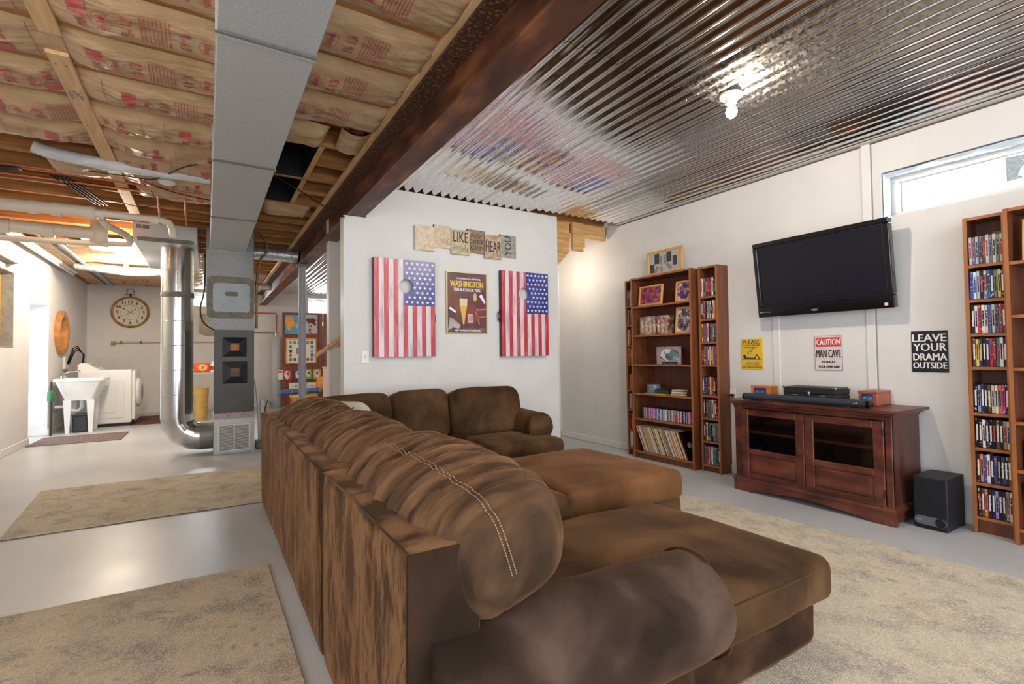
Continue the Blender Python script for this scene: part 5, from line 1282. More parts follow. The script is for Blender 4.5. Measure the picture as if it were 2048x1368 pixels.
t = wsign('white and red CAUTION MAN CAVE sign below the television', 'sign', y0, y1, z0, z1, pm('aged_white_enamel', S(214,200,196), S(228,216,212), 12, rough=.4))
m = MB(); W, H = y0-y1, z1-z0
m.box((XR-.0066,y1+.045*W,z0+.68*H), (XR-.0059,y0-.045*W,z0+.945*H)); obj('red_panel', m, pm('faded_red_enamel', S(206,44,54), S(216,70,76), 20, rough=.4), t)
wtext(t, 'white_lettering', [('CAUTION',.08,.92,.735,.90)], WHITEINK, y0, y1, z0, z1, .0012, XR-.0074)
wtext(t, 'black_lettering', [('MAN CAVE',.06,.94,.37,.60),('ENTER AT',.26,.74,.215,.275),('YOUR OWN RISK!',.12,.90,.07,.14)], pm('worn_black_ink', S(48,38,50), rough=.5), y0, y1, z0, z1, .0014, XR-.0072)
m = MB(); e = .018
for a, b_, c, d in ((0,1,0,e),(0,1,1-e,1),(0,e,e,1-e),(1-e,1,e,1-e)): m.box((XR-.0066,y0-b_*W,z0+c*H), (XR-.0058,y0-a*W,z0+d*H))
obj('border_line', m, pm('rusty_border', S(110,72,68), S(200,184,180), 60, rough=.6), t)
y0, y1, z0, z1 = 1.375, 1.187, .908, 1.173
t = wsign('black sign with white words LEAVE YOUR DRAMA OUTSIDE', 'sign', y0, y1, z0, z1, pm('black_navy_enamel', S(26,26,40), S(34,34,48), 4, rough=.35))
wtext(t, 'lettering', [('LEAVE',.04,.96,.74,.92),('YOUR',.06,.96,.515,.70),('DRAMA',.05,.96,.29,.455),('OUTSIDE',.04,.96,.09,.245)], WHITEINK, y0, y1, z0, z1, .0016)

t = thing('television', 'black flat television on the wall, tilted down above the cabinet', 'television', (3.76, 1.87, 1.327))
tl = Vector((3.70, 2.328, 1.907)); tr = Vector((3.70, 1.402, 1.907)); bl = Vector((3.782, 2.336, 1.327)); br = Vector((3.782, 1.408, 1.327))
U = (tr-tl).normalized(); V = (tl-bl).normalized(); Wd, Ht = .927, (tl-bl).length; Nn = V.cross(U).normalized()
if Nn.x > 0: Nn = -Nn
O = bl+Vector((0, -.004, 0))*0
MT = Matrix((( U.x, V.x, Nn.x, O.x), (U.y, V.y, Nn.y, O.y), (U.z, V.z, Nn.z, O.z), (0,0,0,1)))
B = .036
m = MB()
for a, c in (((0,0,-.055),(Wd,.085,0)),((0,Ht-B,-.055),(Wd,Ht,0)),((0,.085,-.055),(B,Ht-B,0)),((Wd-B,.085,-.055),(Wd,Ht-B,0))): m.rbox(a, c, .006, 2)
obj('bezel', m.xf(MT), BLACKG, t)
obj('screen', MB().box((B,.085,-.02), (Wd-B,Ht-B,-.010)).xf(MT), SCREEN, t)
m = MB()
for a, c in (((B-.002,.083,-.012),(Wd-B+.002,.09,-.004)),((B-.002,Ht-B-.006,-.012),(Wd-B+.002,Ht-B+.002,-.004)),((B-.002,.09,-.012),(B+.004,Ht-B-.006,-.004)),((Wd-B-.004,.09,-.012),(Wd-B+.002,Ht-B-.006,-.004))): m.box(a, c)
obj('inner_bevel', m.xf(MT), BLACKP, t)
obj('rear_housing', MB().rbox((.05,.06,-.088), (Wd-.05,Ht-.05,-.05), .01, 2).xf(MT), BLACKP, t)
m = MB(); text(m, 'VIZIO', (Wd*.443, .022, .0005), (1,0,0), (0,1,0), .045, .013, bold=.0004)
m.box((.02,.033,.0002),(.028,.043,.0008)); text(m, 'HD 1080p', (.032, .034, .0006), (1,0,0), (0,1,0), .07, .009)
obj('silver_lettering', m.xf(MT), pm('silver_print', S(190,194,204), rough=.3), t)
obj('energy_sticker', MB().box((Wd-.055,.018,.0002), (Wd-.035,.036,.0009)).xf(MT), pm('cream_sticker', S(236,206,180), rough=.5), t)
m = MB()
for i in range(7): m.rbox((Wd-.0005,.10+.02*i,-.04), (Wd+.003,.113+.02*i,-.03), .001)
obj('side_button', m.xf(MT), pm('grey_buttons', S(60,60,64), rough=.4), t)
obj('wall_mount', MB().rbox((3.80,1.70,1.45), (3.9195,2.03,1.80), .006).rbox((XR-.02,1.6,1.42), (XR-.0005,2.1,1.82), .003), BLACKP, t)

# ================================================================ CABINET WITH ITS DEVICES
t = thing('media_cabinet', 'distressed cherry wood media cabinet with two glass doors below the television', 'cabinet', (3.68, 1.85, 0))
CX, CY0, CY1 = 3.49, 1.335, 2.366
obj('side_panel', MB().box((CX+.002,CY0,.015), (3.875,CY0+.02,.645)), CHERRYD, t); obj('side_panel', MB().box((CX+.002,CY1-.02,.015), (3.875,CY1,.645)), CHERRYD, t)
obj('shade_lining', MB().box((CX+.02,CY0+.0201,.10), (3.859,CY0+.024,.64)).box((CX+.02,CY1-.024,.10), (3.859,CY1-.0201,.64)).box((CX+.02,CY0+.025,.636), (3.859,CY1-.025,.64)), DARKIN, t)  # dark sheets put the unlit cabinet interior into the colour
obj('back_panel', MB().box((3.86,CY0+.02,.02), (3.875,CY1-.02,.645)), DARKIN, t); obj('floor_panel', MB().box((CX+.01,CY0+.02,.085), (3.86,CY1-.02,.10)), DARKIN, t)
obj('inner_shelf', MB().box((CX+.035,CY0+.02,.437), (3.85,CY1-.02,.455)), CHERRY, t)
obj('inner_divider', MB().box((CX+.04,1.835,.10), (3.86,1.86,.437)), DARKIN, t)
obj('face_frame', MB().rbox((CX-.006,CY0,.10), (CX+.014,1.372,.645), .003).rbox((CX-.006,2.316,.10), (CX+.014,CY1,.645), .003).rbox((CX-.006,1.372,.625), (CX+.014,2.316,.645), .003), CHERRY, t)
# moulded top
prof = [(0,.645),(0,.652),(-.016,.656),(-.022,.664),(-.030,.668),(-.044,.671),(-.050,.676),(-.050,.690),(.06,.690),(.06,.645)]
m = MB()
def frame_mould(prof, x0, y0, y1, x1, mb):
    n = len(prof); P = []
    for d, z in prof:   # d<0 outward
        P.append([(x1, y0+d, z), (x0+d, y0+d, z), (x0+d, y1-d, z), (x1, y1-d, z)])
    for i in range(n-1):
        for k in range(3): mb.add([P[i][k], P[i][k+1], P[i+1][k+1], P[i+1][k]], [(0,1,2,3)])
frame_mould(prof[:8], CX-.004, CY0, CY1, 3.895, m); m.box((CX-.05,CY0-.046,.676), (3.895,CY1+.046,.690))
obj('moulded_top', m, CHERRY, t)
m = MB(); prof = [(0,.112),(-.006,.108),(-.010,.100),(-.016,.092),(-.018,.086),(-.018,.080),(0,.078)]
frame_mould(prof, CX-.004, CY0, CY1, 3.875, m); obj('base_moulding', m, CHERRY, t)
ap = [(CY0-.012,.002),(CY0-.012,.084),(CY1+.012,.084),(CY1+.012,.002)]
cur = [(CY1-.13,.002),(CY1-.16,.014)]+[(CY1-.16-(CY1-CY0-.32)*k/16, .014+.026*math.sin(math.pi*k/16)) for k in range(1, 16)]+[(CY0+.16,.014),(CY0+.13,.002)]
obj('arched_apron', MB().prism(ap+cur, 'x', CX-.017, CX+.01), CHERRY, t)
def door(ya, yb, knob_y):   # ya > yb
    d = obj('door', MB().rbox((CX-.014,yb,.105), (CX+.004,yb+.058,.622), .003).rbox((CX-.014,ya-.058,.105), (CX+.004,ya,.622), .003)
        .rbox((CX-.014,yb+.058,.575), (CX+.004,ya-.058,.622), .003).rbox((CX-.014,yb+.058,.285), (CX+.004,ya-.058,.325), .003).rbox((CX-.014,yb+.058,.105), (CX+.004,ya-.058,.145), .003), CHERRY, t)
    m = MB(); a, b, c, e = yb+.058, ya-.058, .145, .285; q = .028
    m.add([(CX-.004,a,c),(CX-.004,b,c),(CX-.004,b,e),(CX-.004,a,e),(CX-.011,a+q,c+q*.7),(CX-.011,b-q,c+q*.7),(CX-.011,b-q,e-q*.7),(CX-.011,a+q,e-q*.7)],
          [(0,1,5,4),(1,2,6,5),(2,3,7,6),(3,0,4,7),(4,5,6,7)]); obj('raised_panel', m, CHERRY, d)
    obj('glass_pane', MB().box((CX-.006,yb+.056,.323), (CX-.003,ya-.056,.577)), CABGLASS, d)
    obj('knob', MB().lathe([(.008,-.0145),(.007,-.024),(.017,-.030),(.016,-.037),(.007,-.040),(.0,-.040)], (CX,knob_y,.363), 'x', 14), CHERRY, d, autos=40)
    hy = ya-.004 if knob_y < (ya+yb)/2 else yb+.004
    obj('hinge', MB().lathe([(.005,.0),(.005,.05)], (CX-.014,hy,.53), n=8).lathe([(.005,.0),(.005,.05)], (CX-.014,hy,.16), n=8), BLACKP, d)
door(2.313, 1.846, 1.868); door(1.842, 1.376, 1.820)

t = thing('soundbar', 'long black fabric soundbar along the front of the cabinet top', 'soundbar', (3.5, 1.87, .691))
m = MB(); n = 20
pr = [(.036*math.cos(2*math.pi*k/n)*(1.0), .024*math.sin(2*math.pi*k/n)) for k in range(n)]
m.prism([(3.515+a, .717+b) for a, b in pr], 'y', 1.47, 2.283)
obj('grille_body', m, pm('charcoal_speaker_cloth', S(36,42,52), S(52,58,68), 300, 1, rough=.9, bump=.3), t, autos=50)
obj('end_cap', MB().prism([(3.515+a*1.03, .717+b*1.03) for a, b in pr], 'y', 1.450, 1.470), BLACKG, t, autos=50); obj('end_cap', MB().prism([(3.515+a*1.03, .717+b*1.03) for a, b in pr], 'y', 2.283, 2.298), BLACKG, t, autos=50)
m = MB(); text(m, 'polk', (3.4785,1.535,.713), UY, VZ, .026, .012, bold=.0004); obj('brand_lettering', m, pm('silver_mark', S(180,180,184), rough=.4), t)
obj('foot', MB().box((3.49,1.53,.6905), (3.54,1.56,.696)).box((3.49,2.2,.6905), (3.54,2.23,.696)), BLACKP, t)

t = thing('record_player', 'closed black suitcase record player in the middle of the cabinet top', 'record player', (3.76, 1.88, .691))
obj('case_base', MB().rbox((3.645,1.715,.696), (3.845,2.075,.748), .006, 2), pm('black_leatherette', S(26,28,32), S(36,38,42), 200, rough=.5, bump=.2), t)
obj('case_lid', MB().rbox((3.645,1.715,.749), (3.845,2.075,.795), .006, 2), bpy.data.materials['black_leatherette'], t)
m = MB()
for y in (1.722, 2.068):
    for x in (3.652, 3.838): m.rbox((x-.011,y-.011,.785), (x+.011,y+.011,.7985), .004, 2)
obj('metal_corner', m, CHROME, t)
obj('clasp', MB().rbox((3.638,1.885,.732), (3.6448,1.905,.766), .002), CHROME, t)
for y in (1.80, 1.98): obj('latch', MB().tube([(3.643,y-.02,.735),(3.636,y-.012,.74),(3.636,y+.012,.74),(3.643,y+.02,.735)], .003, 6), CHROME, t, smooth=True)
for x in (3.67,3.82):
    for y in (1.74,2.05): obj('foot', MB().lathe([(.01,.6905),(.01,.697)], (x,y,0), n=10), BLACKP, t)
CIG = pm('reddish_cigar_box_wood', S(146,74,40), S(172,92,52), 6, 4, (4,4,1), rough=.35)
CIGF = pm('orange_cigar_box_wood', S(196,108,48), S(214,130,64), 6, 4, (4,4,1), rough=.35)
def cigar(y0, y1, x0, x1, zt, label, front):
    t = thing('wooden_box', label, 'box', ((x0+x1)/2, (y0+y1)/2, .691))
    obj('body', MB().rbox((x0,y1,.6908), (x1,y0,zt-.014), .002), front, t); obj('lid', MB().rbox((x0-.002,y1-.002,zt-.0135), (x1+.002,y0+.002,zt), .002), front, t)
    W = y0-y1; a, b = y0-W*.18, y0-W*.78
    obj('front_label', MB().box((x0-.0016,b,.715), (x0-.0003,a,zt-.017)), pm('blue_gold_label', S(30,48,108), S(46,66,130), 12, rough=.35), t)
    m = MB(); text(m, 'ACID', (x0-.0022,a-.008,.730), UY, (0,.0,1), (a-b)*.8, .02, bold=.0006); obj('label_lettering', m, pm('pale_blue_ink', S(150,170,196), rough=.4), t)
    obj('clasp', MB().lathe([(.005,-.004),(.005,0)], (x0,b-.004,.705), 'x', 8), BRASS, t)
cigar(2.365, 2.205, 3.70, 3.80, .786, 'small orange wooden box with blue label at the bookcase end of the cabinet', CIGF)
cigar(1.60, 1.492, 3.70, 3.90-.0, .785, 'reddish wooden box with blue label at the subwoofer end of the cabinet', CIG)

t = thing('subwoofer', 'black box subwoofer with a round port standing on the floor beside the cabinet', 'speaker', (3.72, 1.2, 0))
obj('enclosure', MB().rbox((3.605,1.122,.002), (3.87,1.282,.302), .003), pm('black_ash_vinyl', S(18,20,26), S(26,28,34), 6, 4, (6,6,.6), rough=.5), t)
obj('front_cloth', MB().rbox((3.599,1.126,.006), (3.605,1.278,.298), .002), pm('black_cloth', S(14,16,22), S(20,22,28), 300, 1, rough=.9), t)
m = MB(); n = 28
pl = [(1.2+(.052 if math.cos(2*math.pi*k/n) > 0 else -.052)+.024*math.cos(2*math.pi*k/n), .051+.025*math.sin(2*math.pi*k/n)) for k in range(n)]
pp_ = obj('port_plate', MB().prism(pl, 'x', 3.594, 3.5995), pm('gunmetal_plate', S(92,94,102), rough=.4), t, autos=40)
obj('bass_port', MB().lathe([(.025,0),(.024,-.004),(.020,-.005),(.018,-.001),(.0,-.0005)], (3.5945,1.152,.051), 'x', 26), BLACKP, t, autos=50)
m = MB(); text(m, 'polk', (3.5935,1.262,.047), UY, VZ, .024, .012, bold=.0004); obj('brand_lettering', m, bpy.data.materials['silver_mark'], t)
t = thing('wall_outlet', 'white wall outlet with a plug and cord above the end of the cabinet', 'outlet', (XR, 2.66, .65))
obj('plate', MB().rbox((XR-.007,2.645,.655), (XR-.0005,2.70,.735), .002), WHITEP, t)
obj('plug', MB().rbox((XR-.04,2.655,.67), (XR-.0072,2.68,.69), .003), BLACKP, t)
obj('cord', MB().tube([(XR-.03,2.665,.67),(XR-.04,2.64,.60),(XR-.03,2.61,.50),(XR-.03,2.60,.42),(XR-.04,2.62,.36)], .005, 6).tube([(XR-.04,2.63,.64),(XR-.05,2.60,.57),(XR-.04,2.6,.45)], .007, 6), BLACKC, t, smooth=True)

# ================================================================ BOOKCASES
def bookcase(name, label, x0, x1, ya, yb, top, shelves, brd=.018, group=None):
    """ya > yb along the wall, x0 front edge, shelves: heights of the shelf tops"""
    t = thing(name, label, 'bookcase', ((x0+x1)/2, (ya+yb)/2, 0), group)
    for a, b in ((ya-brd, ya), (yb, yb+brd)):
        p = obj('side_panel', MB().box((x0+.004,a,.001), (x1,b,top)), CASEW, t); obj('edge_band', MB().box((x0,a,.001), (x0+.0035,b,top)), CASEED, p)
    obj('back_panel', MB().box((x1-.008,yb+brd,.03), (x1-.001,ya-brd,top-.004)), CASEBK, t)
    for i, z in enumerate(list(shelves)+[top]):
        th = .017
        s = obj('top_board' if z == top else 'shelf', MB().box((x0+.008,yb+brd+.0003,z-th), (x1-.009,ya-brd-.0003,z)), CASEW, t)
        obj('edge_band', MB().box((x0+.004,yb+brd+.0003,z-th), (x0+.0078,ya-brd-.0003,z)), CASEED, s)
    obj('plinth', MB().box((x0+.03,yb+brd,.001), (x0+.042,ya-brd,shelves[0]-.018)), CASEW, t)
    return t
SH_C = [.075,.400,.655,.945,.1237*10,1.528]
bookcase('bookcase', 'wide walnut bookcase holding records, discs and framed photographs', 3.705, XR-.002, 3.665, 2.925, 1.82, SH_C)
SH_T = [.066,.272,.475,.675,.945,1.148,1.352,1.553]
bookcase('disc_tower', 'narrow walnut disc tower between the wide bookcase and the media cabinet', 3.765, XR-.002, 2.893, 2.698, 1.82, SH_T)
bookcase('disc_tower', 'narrow walnut disc tower on the passage side of the wide bookcase', 3.765, XR-.002, 3.808, 3.69, 1.82, [.077,.27,.473,.677,.946,1.14,1.352,1.552])
SH_R = [.095,.289,.488,.687,.950,1.141,1.337,1.538]
bookcase('disc_tower', 'narrow walnut disc tower standing past the black subwoofer', 3.76, XR-.002, 1.055, .872, 1.815, SH_R)
bookcase('bookcase', 'wide walnut bookcase at the edge of the photo, beyond the subwoofer', 3.70, XR-.002, .869, .15, 1.815, [.086,.401,.658,.949,1.234,1.524])

SPINE = colmat('printed_disc_spine', .32, 60); CASEPL = colmat('disc_case_plastic', .3); TITLE = colmat('spine_title_print', .4, 95)
PAL = {'black':(26,26,32),'white':(226,224,222),'red':(196,36,46),'navy':(34,44,92),'blue':(52,96,176),'grey':(112,114,120),'silver':(176,180,186),'orange':(222,122,44),
       'yellow':(222,190,70),'brown':(104,64,44),'teal':(48,108,118),'pink':(226,44,142),'lavender':(150,140,196),'green':(70,132,72),'cream':(216,200,172),'maroon':(98,30,38),'tan':(170,128,92),'violet':(96,66,130)}
ORD = ['first','second','third','fourth','fifth','sixth','seventh','eighth','ninth','tenth','eleventh','twelfth','thirteenth','fourteenth','fifteenth']
dvd_meshes = {}
def disc(yc, z, xf, th, h, d, col, label, group, title=True, name='disc_case'):
    key = (round(th,4), round(h,3), round(d,3))
    if key not in dvd_meshes:
        me = bpy.data.meshes.new('disc_case'); b = MB().box((0,-th/2,0),(d,th/2,h)); me.from_pydata(b.v, [], b.f); me.materials.append(CASEPL)
        m2 = bpy.data.meshes.new('spine_print'); b = MB().box((-.0006,-th*.44,h*.02),(-.0001,th*.44,h*.985)); m2.from_pydata(b.v, [], b.f); m2.materials.append(SPINE)
        m3 = bpy.data.meshes.new('spine_title'); b = MB().box((-.0011,-th*.25,h*.25),(-.0007,th*.25,h*.8)); m3.from_pydata(b.v, [], b.f); m3.materials.append(TITLE)
        dvd_meshes[key] = (me, m2, m3)
    me, m2, m3 = dvd_meshes[key]
    o = bpy.data.objects.new(name, me); C.objects.link(o); o.location = (xf, yc, z)
    dark = sum(PAL[col]) < 260
    o.color = S(24,24,28) if col not in ('white','cream','silver') or random.random() < .6 else S(200,200,200)
    p = bpy.data.objects.new('spine_print', m2); C.objects.link(p); p.parent = o
    r_, g_, b_ = [max(0, min(255, c+random.randint(-14,14))) for c in PAL[col]]; p.color = S(r_, g_, b_)
    if title:
        q = bpy.data.objects.new('spine_title', m3); C.objects.link(q); q.parent = o; q.color = S(*random.choice([(226,222,216)]*5+[(206,176,100),(196,60,60)])) if dark else S(*random.choice([(30,30,36),(150,40,46),(40,56,120)]))
    tag(o, label, 'disc case', group); return o
R_COLS = [['black']*2+['grey','black','grey','brown','grey','silver','black','silver'],
 ['black','grey','black','black','grey','blue','black','black','maroon','cream'],
]
RT = [['black','brown','orange','black','navy','lavender','black','black','grey','cream'],
      ['navy','orange','blue','white','black','violet','black','navy','black','brown'],
      ['black','black','white','navy','black','black','brown','black','tan','cream'],
      ['black','lavender','navy','black','brown','cream','white','orange','pink','black'],
      ['brown','yellow','navy','black','navy','red','maroon','teal','white','black'],
      ['black','white','red','white','cream','blue','silver','violet','red','brown'],
      ['blue','white','silver','black','grey','blue','navy','grey','yellow','black'],
      ['silver','grey','silver','grey','brown','silver','grey','cream','grey','silver']]
LV = ['bottom','second lowest','third lowest','fourth lowest','fourth highest','third highest','second highest','top']
for s, row in enumerate(RT):
    for k, c in enumerate(row):
        w_ = .1455/10; y = 1.0345-w_*(k+.5)
        disc(y, SH_R[s]+.0005, 3.772+random.uniform(0,.004), w_*.94, .163+random.uniform(-.003,.003), .115, c,
             '%s-spined disc case, %s from the subwoofer side, %s shelf past the subwoofer' % (c, ORD[k], LV[s]), 'disc cases in the tower past the subwoofer')
keys = list(PAL)
for s in range(8):
    n = 11
    for k in range(n):
        c = random.choice(['black','navy','red','white','orange','yellow','grey','brown','blue','maroon','cream','teal','green','black'])
        w_ = .157/n; y = 2.874-w_*(k+.5)
        disc(y, SH_T[s]+.0005, 3.778+random.uniform(0,.004), w_*.94, .163+random.uniform(-.004,.003), .112, c,
             '%s-spined disc case, %s from the bookcase, %s shelf of the tower by the cabinet' % (c, ORD[k], LV[s]), 'disc cases in the tower by the media cabinet', title=(k % 2 == 0))
SL = [.077,.27,.473,.677,.946,1.14,1.352,1.552]
for s in range(8):
    n = 5
    for k in range(n):
        c = random.choice(['white','silver','red','orange','navy','brown','lavender','grey','black']); w_ = .078/n; y = 3.788-w_*(k+.5)
        disc(y, SL[s]+.0005, 3.778+random.uniform(0,.004), w_*.94, .165, .112, c,
             '%s-spined disc case, %s from the passage, %s shelf of the tower there' % (c, ORD[k], LV[s]), 'disc cases in the tower by the passage', title=False)
# row of music discs
n = 58
cds = [random.choice(['silver','grey','white','teal','black','red','silver','navy','cream','lavender','pink'] if k > 5 else ['silver','teal','grey']) for k in range(n)]
def zone(k, n): return ('in the passage end' if k < n*.25 else 'before the middle' if k < n*.5 else 'past the middle' if k < n*.75 else 'in the cabinet end')
for k in range(n):
    c = cds[k]
    w_ = .0104; y = 3.565-w_*(k+.5)
    where = 'among the first ten from the passage side' if k < 10 else ('near the middle of the row' if k < 48 else 'near the cabinet end of the row')
    o = disc(y, SH_C[1]+.0005, 3.74, w_*.93, .112+(.006 if k % 9 == 3 else 0), .12, c, 'slim %s music disc between %s and %s ones, %s of the row' % (c, cds[k-1] if k else 'end', cds[k+1] if k < n-1 else 'end', zone(k, n)), 'row of music discs above the records', title=False, name='music_disc')
# leaning vinyl records
LPC = [('cream',(214,196,160)),('white',(226,222,212)),('black',(40,38,40)),('tan',(190,150,110)),('red',(190,60,50)),('blue',(70,120,160)),('brown',(120,84,60)),('orange',(210,140,80)),('grey',(150,146,142)),('yellow',(220,190,110)),('green',(110,140,90))]
SLV = colmat('record_sleeve_card', .5, 26)
ang = math.radians(24)
lpm = {}
def record(y, z, x, col, cname, label, group, lean=ang, th=.0062, hgt=.262, cover=None):
    k = (th, hgt)
    if k not in lpm:
        me = bpy.data.meshes.new('vinyl_record'); b = MB().box((0,-th/2,0),(.15,th/2,hgt)); me.from_pydata(b.v, [], b.f); me.materials.append(colmat('sleeve_edge_card', .5)); lpm[k] = me
    o = bpy.data.objects.new('vinyl_record', lpm[k]); C.objects.link(o); o.location = (x, y, z+.001); o.rotation_euler = (-lean, 0, 0)
    o.color = S(*[max(0, min(255, v_+random.randint(-16,16))) for v_ in col]); tag(o, label, 'record', group); return o
lp_y = 3.60
lps = [random.choice(LPC[:10] if k % 3 else LPC[:2]+LPC[3:4]) for k in range(60)]
for k in range(60):
    cn, col = lps[k]
    y = 3.532-.0087*k
    record(y, SH_C[0]+.001, 3.722+random.uniform(0,.006), col, cn, '%s record sleeve leaning between %s and %s ones, %s of the row' % (cn, lps[k-1][0] if k else 'end', lps[k+1][0] if k < 59 else 'black', zone(k, 60)), 'records leaning on the bottom shelf of the first bookcase')
t = thing('album_sleeve', 'black album sleeve facing outwards at the end of the leaning records', 'record', (3.74, 2.98, SH_C[0]))
M_ = Matrix.Translation((3.725, 3.003, SH_C[0]+.002)) @ Matrix.Rotation(-ang, 4, 'X')
obj('sleeve', MB().box((0,-.003,0),(.17,.003,.262)).xf(M_), BLACKP, t)
obj('printed_label', MB().lathe([(.028,-.0034),(.028,-.0030)], (.08,0,.13), 'y', 20).xf(M_), pm('silver_grey_label', S(150,150,150), S(190,188,184), 20), t)
le = [random.choice(LPC) for k in range(12)]
for k in range(12):
    cn, col = le[k]; record(.845-.010*k-.125, .087, 3.735, col, cn, '%s record sleeve leaning between %s and %s ones in the bookcase at the photo edge' % (cn, le[k-1][0] if k else 'end', le[k+1][0] if k < 11 else 'end'), 'records leaning in the bookcase at the photo edge')
for k in range(4):
    cn = ('black','grey','silver','green')[k]; disc(.812-.02*k, .4015, 3.78, .017, .15, .10, cn, '%s-spined case on the shelf over the leaning records at the photo edge' % cn, 'cases on the shelf at the photo edge')

# things on the bookcase shelves
def framed(name, label, yc, z, w_, h_, tilt, yaw_, mt, parts=None, border=.018, xf=3.76, cat='picture frame', fm=OAK):
    t = thing(name, label, cat, (xf, yc, z))
    M_ = Matrix.Translation((xf, yc, z+.001)) @ Matrix.Rotation(yaw_, 4, 'Z') @ Matrix.Rotation(tilt, 4, 'Y')
    m = MB(); b = border; W = w_/2
    for a, c in (((-.012,-W,0),(.006,W,b)),((-.012,-W,h_-b),(.006,W,h_)),((-.012,-W,b),(.006,-W+b,h_-b)),((-.012,W-b,b),(.006,W,h_-b))): m.rbox(a, c, .002)
    obj('oak_frame', m.xf(M_), fm, t); obj('photograph', MB().box((-.003,-W+b*.9,b*.9),(.003,W-b*.9,h_-b*.9)).xf(M_), mt, t)
    if tilt: obj('easel_back', MB().rbox((.007,-.02,.001),(.05,.02,.012), .002).rbox((.0065,-.03,.02),(.010,.03,h_*.7), .001).xf(M_), BLACKP, t)
    if parts: parts(t, M_, w_, h_)
    return t
def crowdmat(nm, a, b_, c_, sc=30): return pm(nm, S(*a), S(*b_), sc, 6, rough=.25, lo=.38, hi=.62, c3=S(*c_))
framed('framed_photo', 'oak framed action photo with red and violet tones on the highest shelf', 3.455, 1.53, .305, .20, .12, 0, crowdmat('violet_red_photo', (34,32,110), (190,90,70), (150,40,70)))
framed('framed_photo', 'oak framed action photo standing behind the side panel on the highest shelf', 3.045, 1.53, .175, .195, .14, .15, crowdmat('violet_white_photo', (40,40,110), (220,200,190), (120,70,90)))
framed('framed_photo', 'tall oak framed stadium photo leaning on the shelf below the action photos', 3.06, 1.238, .165, .245, .13, .12, crowdmat('stadium_photo', (50,46,70), (222,214,210), (120,104,110), 24))
def phones(t, M_, W, H):
    dk = pm('charcoal_patch_print', S(52,52,58), rough=.4); md = pm('grey_handset_print', S(110,112,118), S(150,152,156), 40, rough=.4); m = MB(); m2 = MB()
    def q(mb, cy, cz, w_, h_, a=0):
        c, s = math.cos(a), math.sin(a); mb.add([((-.0034),cy+y*c-z*s,cz+y*s+z*c) for y, z in ((-w_/2,-h_/2),(w_/2,-h_/2),(w_/2,h_/2),(-w_/2,h_/2))], [(0,1,2,3)])
    for cy, cz, w_, h_ in ((.155,.075,.055,.085),(.095,.165,.06,.10),(-.055,.165,.06,.10),(-.125,.12,.05,.09)): q(m, cy, cz, w_, h_)
    for cy, cz, w_, h_, a in ((.045,.145,.035,.085,0),(-.005,.145,.035,.085,0),(.10,.06,.035,.07,.7),(.04,.055,.03,.06,0),(-.055,.075,.035,.08,-.8)): q(m2, cy, cz, w_, h_, a)
    obj('printed_patches', m.xf(M_), dk, t); obj('printed_handsets', m2.xf(M_), md, t)
framed('framed_display', 'oak shadow box of old handsets standing on top of the wide bookcase', 3.295, 1.8205, .43, .245, 0, 0, pm('grey_backing', S(186,178,168), rough=.5), phones, .022, 3.80)
t = thing('collectible_box', 'clear wrapped box of small figures on the shelf below the action photos', 'box', (3.78, 3.43, 1.237))
obj('carton', MB().rbox((3.762,3.245,1.2375),(3.86,3.60,1.42), .003), crowdmat('figure_print', (90,70,64), (206,190,170), (160,110,84), 22), t)
obj('clear_wrap', MB().box((3.7595,3.243,1.2373),(3.7615,3.602,1.422)), glassmat('clear_wrap', .85), t)
m = MB()
for i in range(6): m.lathe([(.004,0),(.012,.02),(.014,.06),(.018,.085),(.006,.095),(.011,.11),(.0,.128)], (3.7592,3.56-.052*i,1.255), n=8)
obj('figure', m, pm('figure_paint', S(176,120,84), S(220,200,180), 40), t)
t = thing('helmet_card', 'picture card of two helmets standing alone on a middle shelf', 'card', (3.77, 3.25, .946))
obj('card', MB().box((3.77,3.10,.9465),(3.776,3.395,1.115)), pm('grey_rose_print', S(140,128,130), S(180,150,152), 14, rough=.3), t)
m = MB(); m2 = MB(); 
def el(mb, cy, cz, ry, rz, k): mb.add([(3.7697-.0003*k, cy+ry*math.cos(a), cz+rz*math.sin(a)) for a in np.linspace(0, 6.283, 25)[:-1]], [tuple(range(24))])
el(m, 3.27,1.035,.075,.06,1); obj('printed_white_helmet', m, pm('white_helmet_print', S(220,212,204), rough=.3), t)
el(m2, 3.18,1.03,.06,.055,2); el(m2, 3.24,1.02,.045,.035,3); obj('printed_teal_helmet', m2, pm('teal_helmet_print', S(60,104,112), S(120,150,150), 20, rough=.3), t)
m = MB()
for q in range(3): m.add([(3.7686,3.225+.012*q,.99-.004*q),(3.7686,3.222+.012*q,.99-.004*q),(3.7686,3.30,1.075-.01*q),(3.7686,3.304,1.075-.01*q)], [(0,1,2,3)])
m.add([(3.7684,3.345,1.02),(3.7684,3.29,.985),(3.7684,3.29,.978),(3.7684,3.35,1.01)], [(0,1,2,3)])
obj('printed_stripe', m, BLACKINK, t)
m = MB()
for z in (.985,1.0,1.015): m.add([(3.7684,3.19,z),(3.7684,3.115,z-.012),(3.7684,3.115,z-.017),(3.7684,3.19,z-.006)], [(0,1,2,3)])
obj('printed_face_guard', m, pm('pale_guard_print', S(214,206,204), rough=.4), t)
obj('bottom_strip', MB().box((3.769,3.14,.95),(3.7698,3.33,.968)), BLACKINK, t)
t = thing('disc_spindle', 'round stack of discs in a clear tub on the fourth shelf of the wide bookcase', 'spindle', (3.80, 3.46, .656))
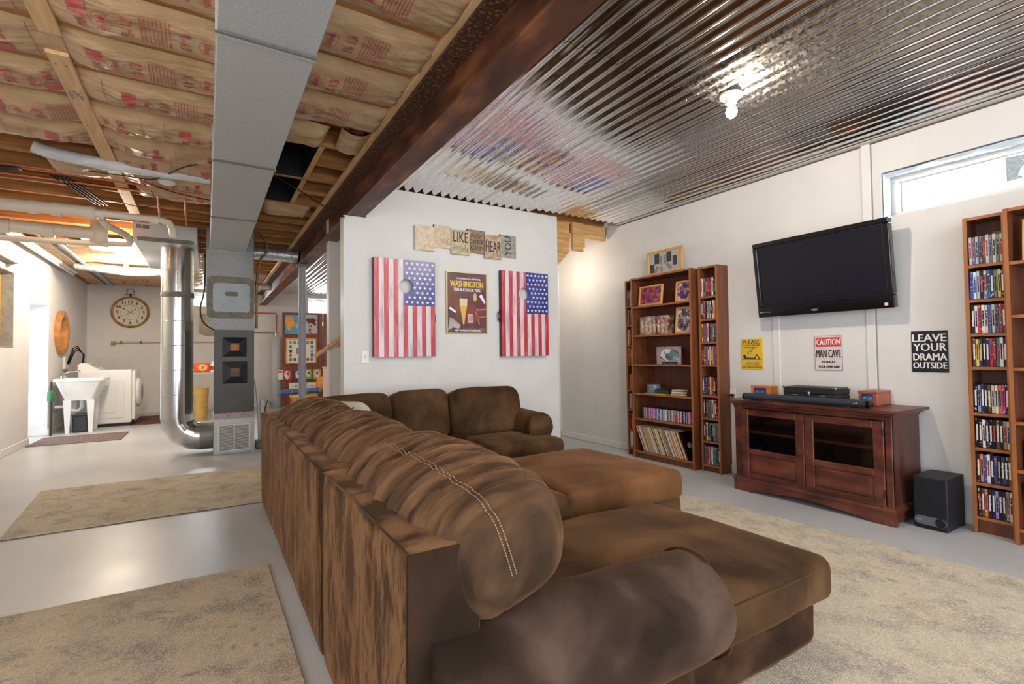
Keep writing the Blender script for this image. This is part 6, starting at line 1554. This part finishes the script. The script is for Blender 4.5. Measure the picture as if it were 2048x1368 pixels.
obj('tub', MB().lathe([(.066,.0015),(.068,.01),(.066,.085),(.06,.09),(.0,.09)], (3.80,3.465,.6552), n=28), pm('teal_grey_tub', S(88,106,112), S(120,134,138), 3, 3, (1,1,30), rough=.25), t, autos=40)
obj('base_rim', MB().lathe([(.070,.0005),(.070,.008)], (3.80,3.465,.6552), n=28), BLACKP, t)
t = thing('black_device', 'flat black device on the shelf beside the disc spindle', 'device', (3.8, 3.31, .656))
obj('body', MB().rbox((3.735,3.23,.6605),(3.83,3.40,.70), .01, 2), pm('dark_teal_black', S(30,38,42), rough=.4), t); obj('cover', MB().rbox((3.75,3.22,.701),(3.84,3.37,.712), .004), BLACKP, t)
tag(obj('yellow_folder', MB().rbox((3.722,3.24,.6552),(3.83,3.52,.660), .001), pm('lime_yellow_card', S(206,206,60), rough=.5)), 'flat lime yellow folder lying under the black device', 'folder')
for i, (cn, dz) in enumerate((('cream',0),('tan',.011),('white',.022),('grey',.033),('ivory',.042))):
    cc = {'cream':(214,196,160),'tan':(176,140,104),'white':(224,220,212),'grey':(120,110,104),'ivory':(206,190,150)}[cn]
    tag(obj('flat_book', MB().rbox((3.735+.004*i,3.045+.008*i,.6553+dz),(3.83,3.205-.004*(i % 3),.6553+dz+(.0105 if i < 3 else .0085)), .001), pm(cn+'_book_cover', S(*cc), rough=.6)), cn+' booklet lying in the flat pile on the disc spindle shelf', 'book', 'booklets in a flat pile')
tag(obj('small_case', MB().rbox((3.745,2.952,.6553),(3.83,3.025,.705), .003), BLACKP), 'small black case at the end of the booklet shelf', 'case')
framed('framed_photo', 'oak framed photo standing in the wide bookcase at the photo edge', .72, 1.5255, .18, .23, .1, 0, crowdmat('teal_photo', (70,110,120), (210,214,206), (130,160,150)), xf=3.76)
t = thing('black_remote', 'black remote lying on a shelf of the bookcase at the photo edge', 'remote', (3.75, .80, .66))
obj('body', MB().rbox((3.73,.70,.66),(3.77,.83,.675), .004), BLACKP, t); obj('buttons', MB().rbox((3.74,.72,.675),(3.76,.80,.677), .001), bpy.data.materials['grey_buttons'], t)
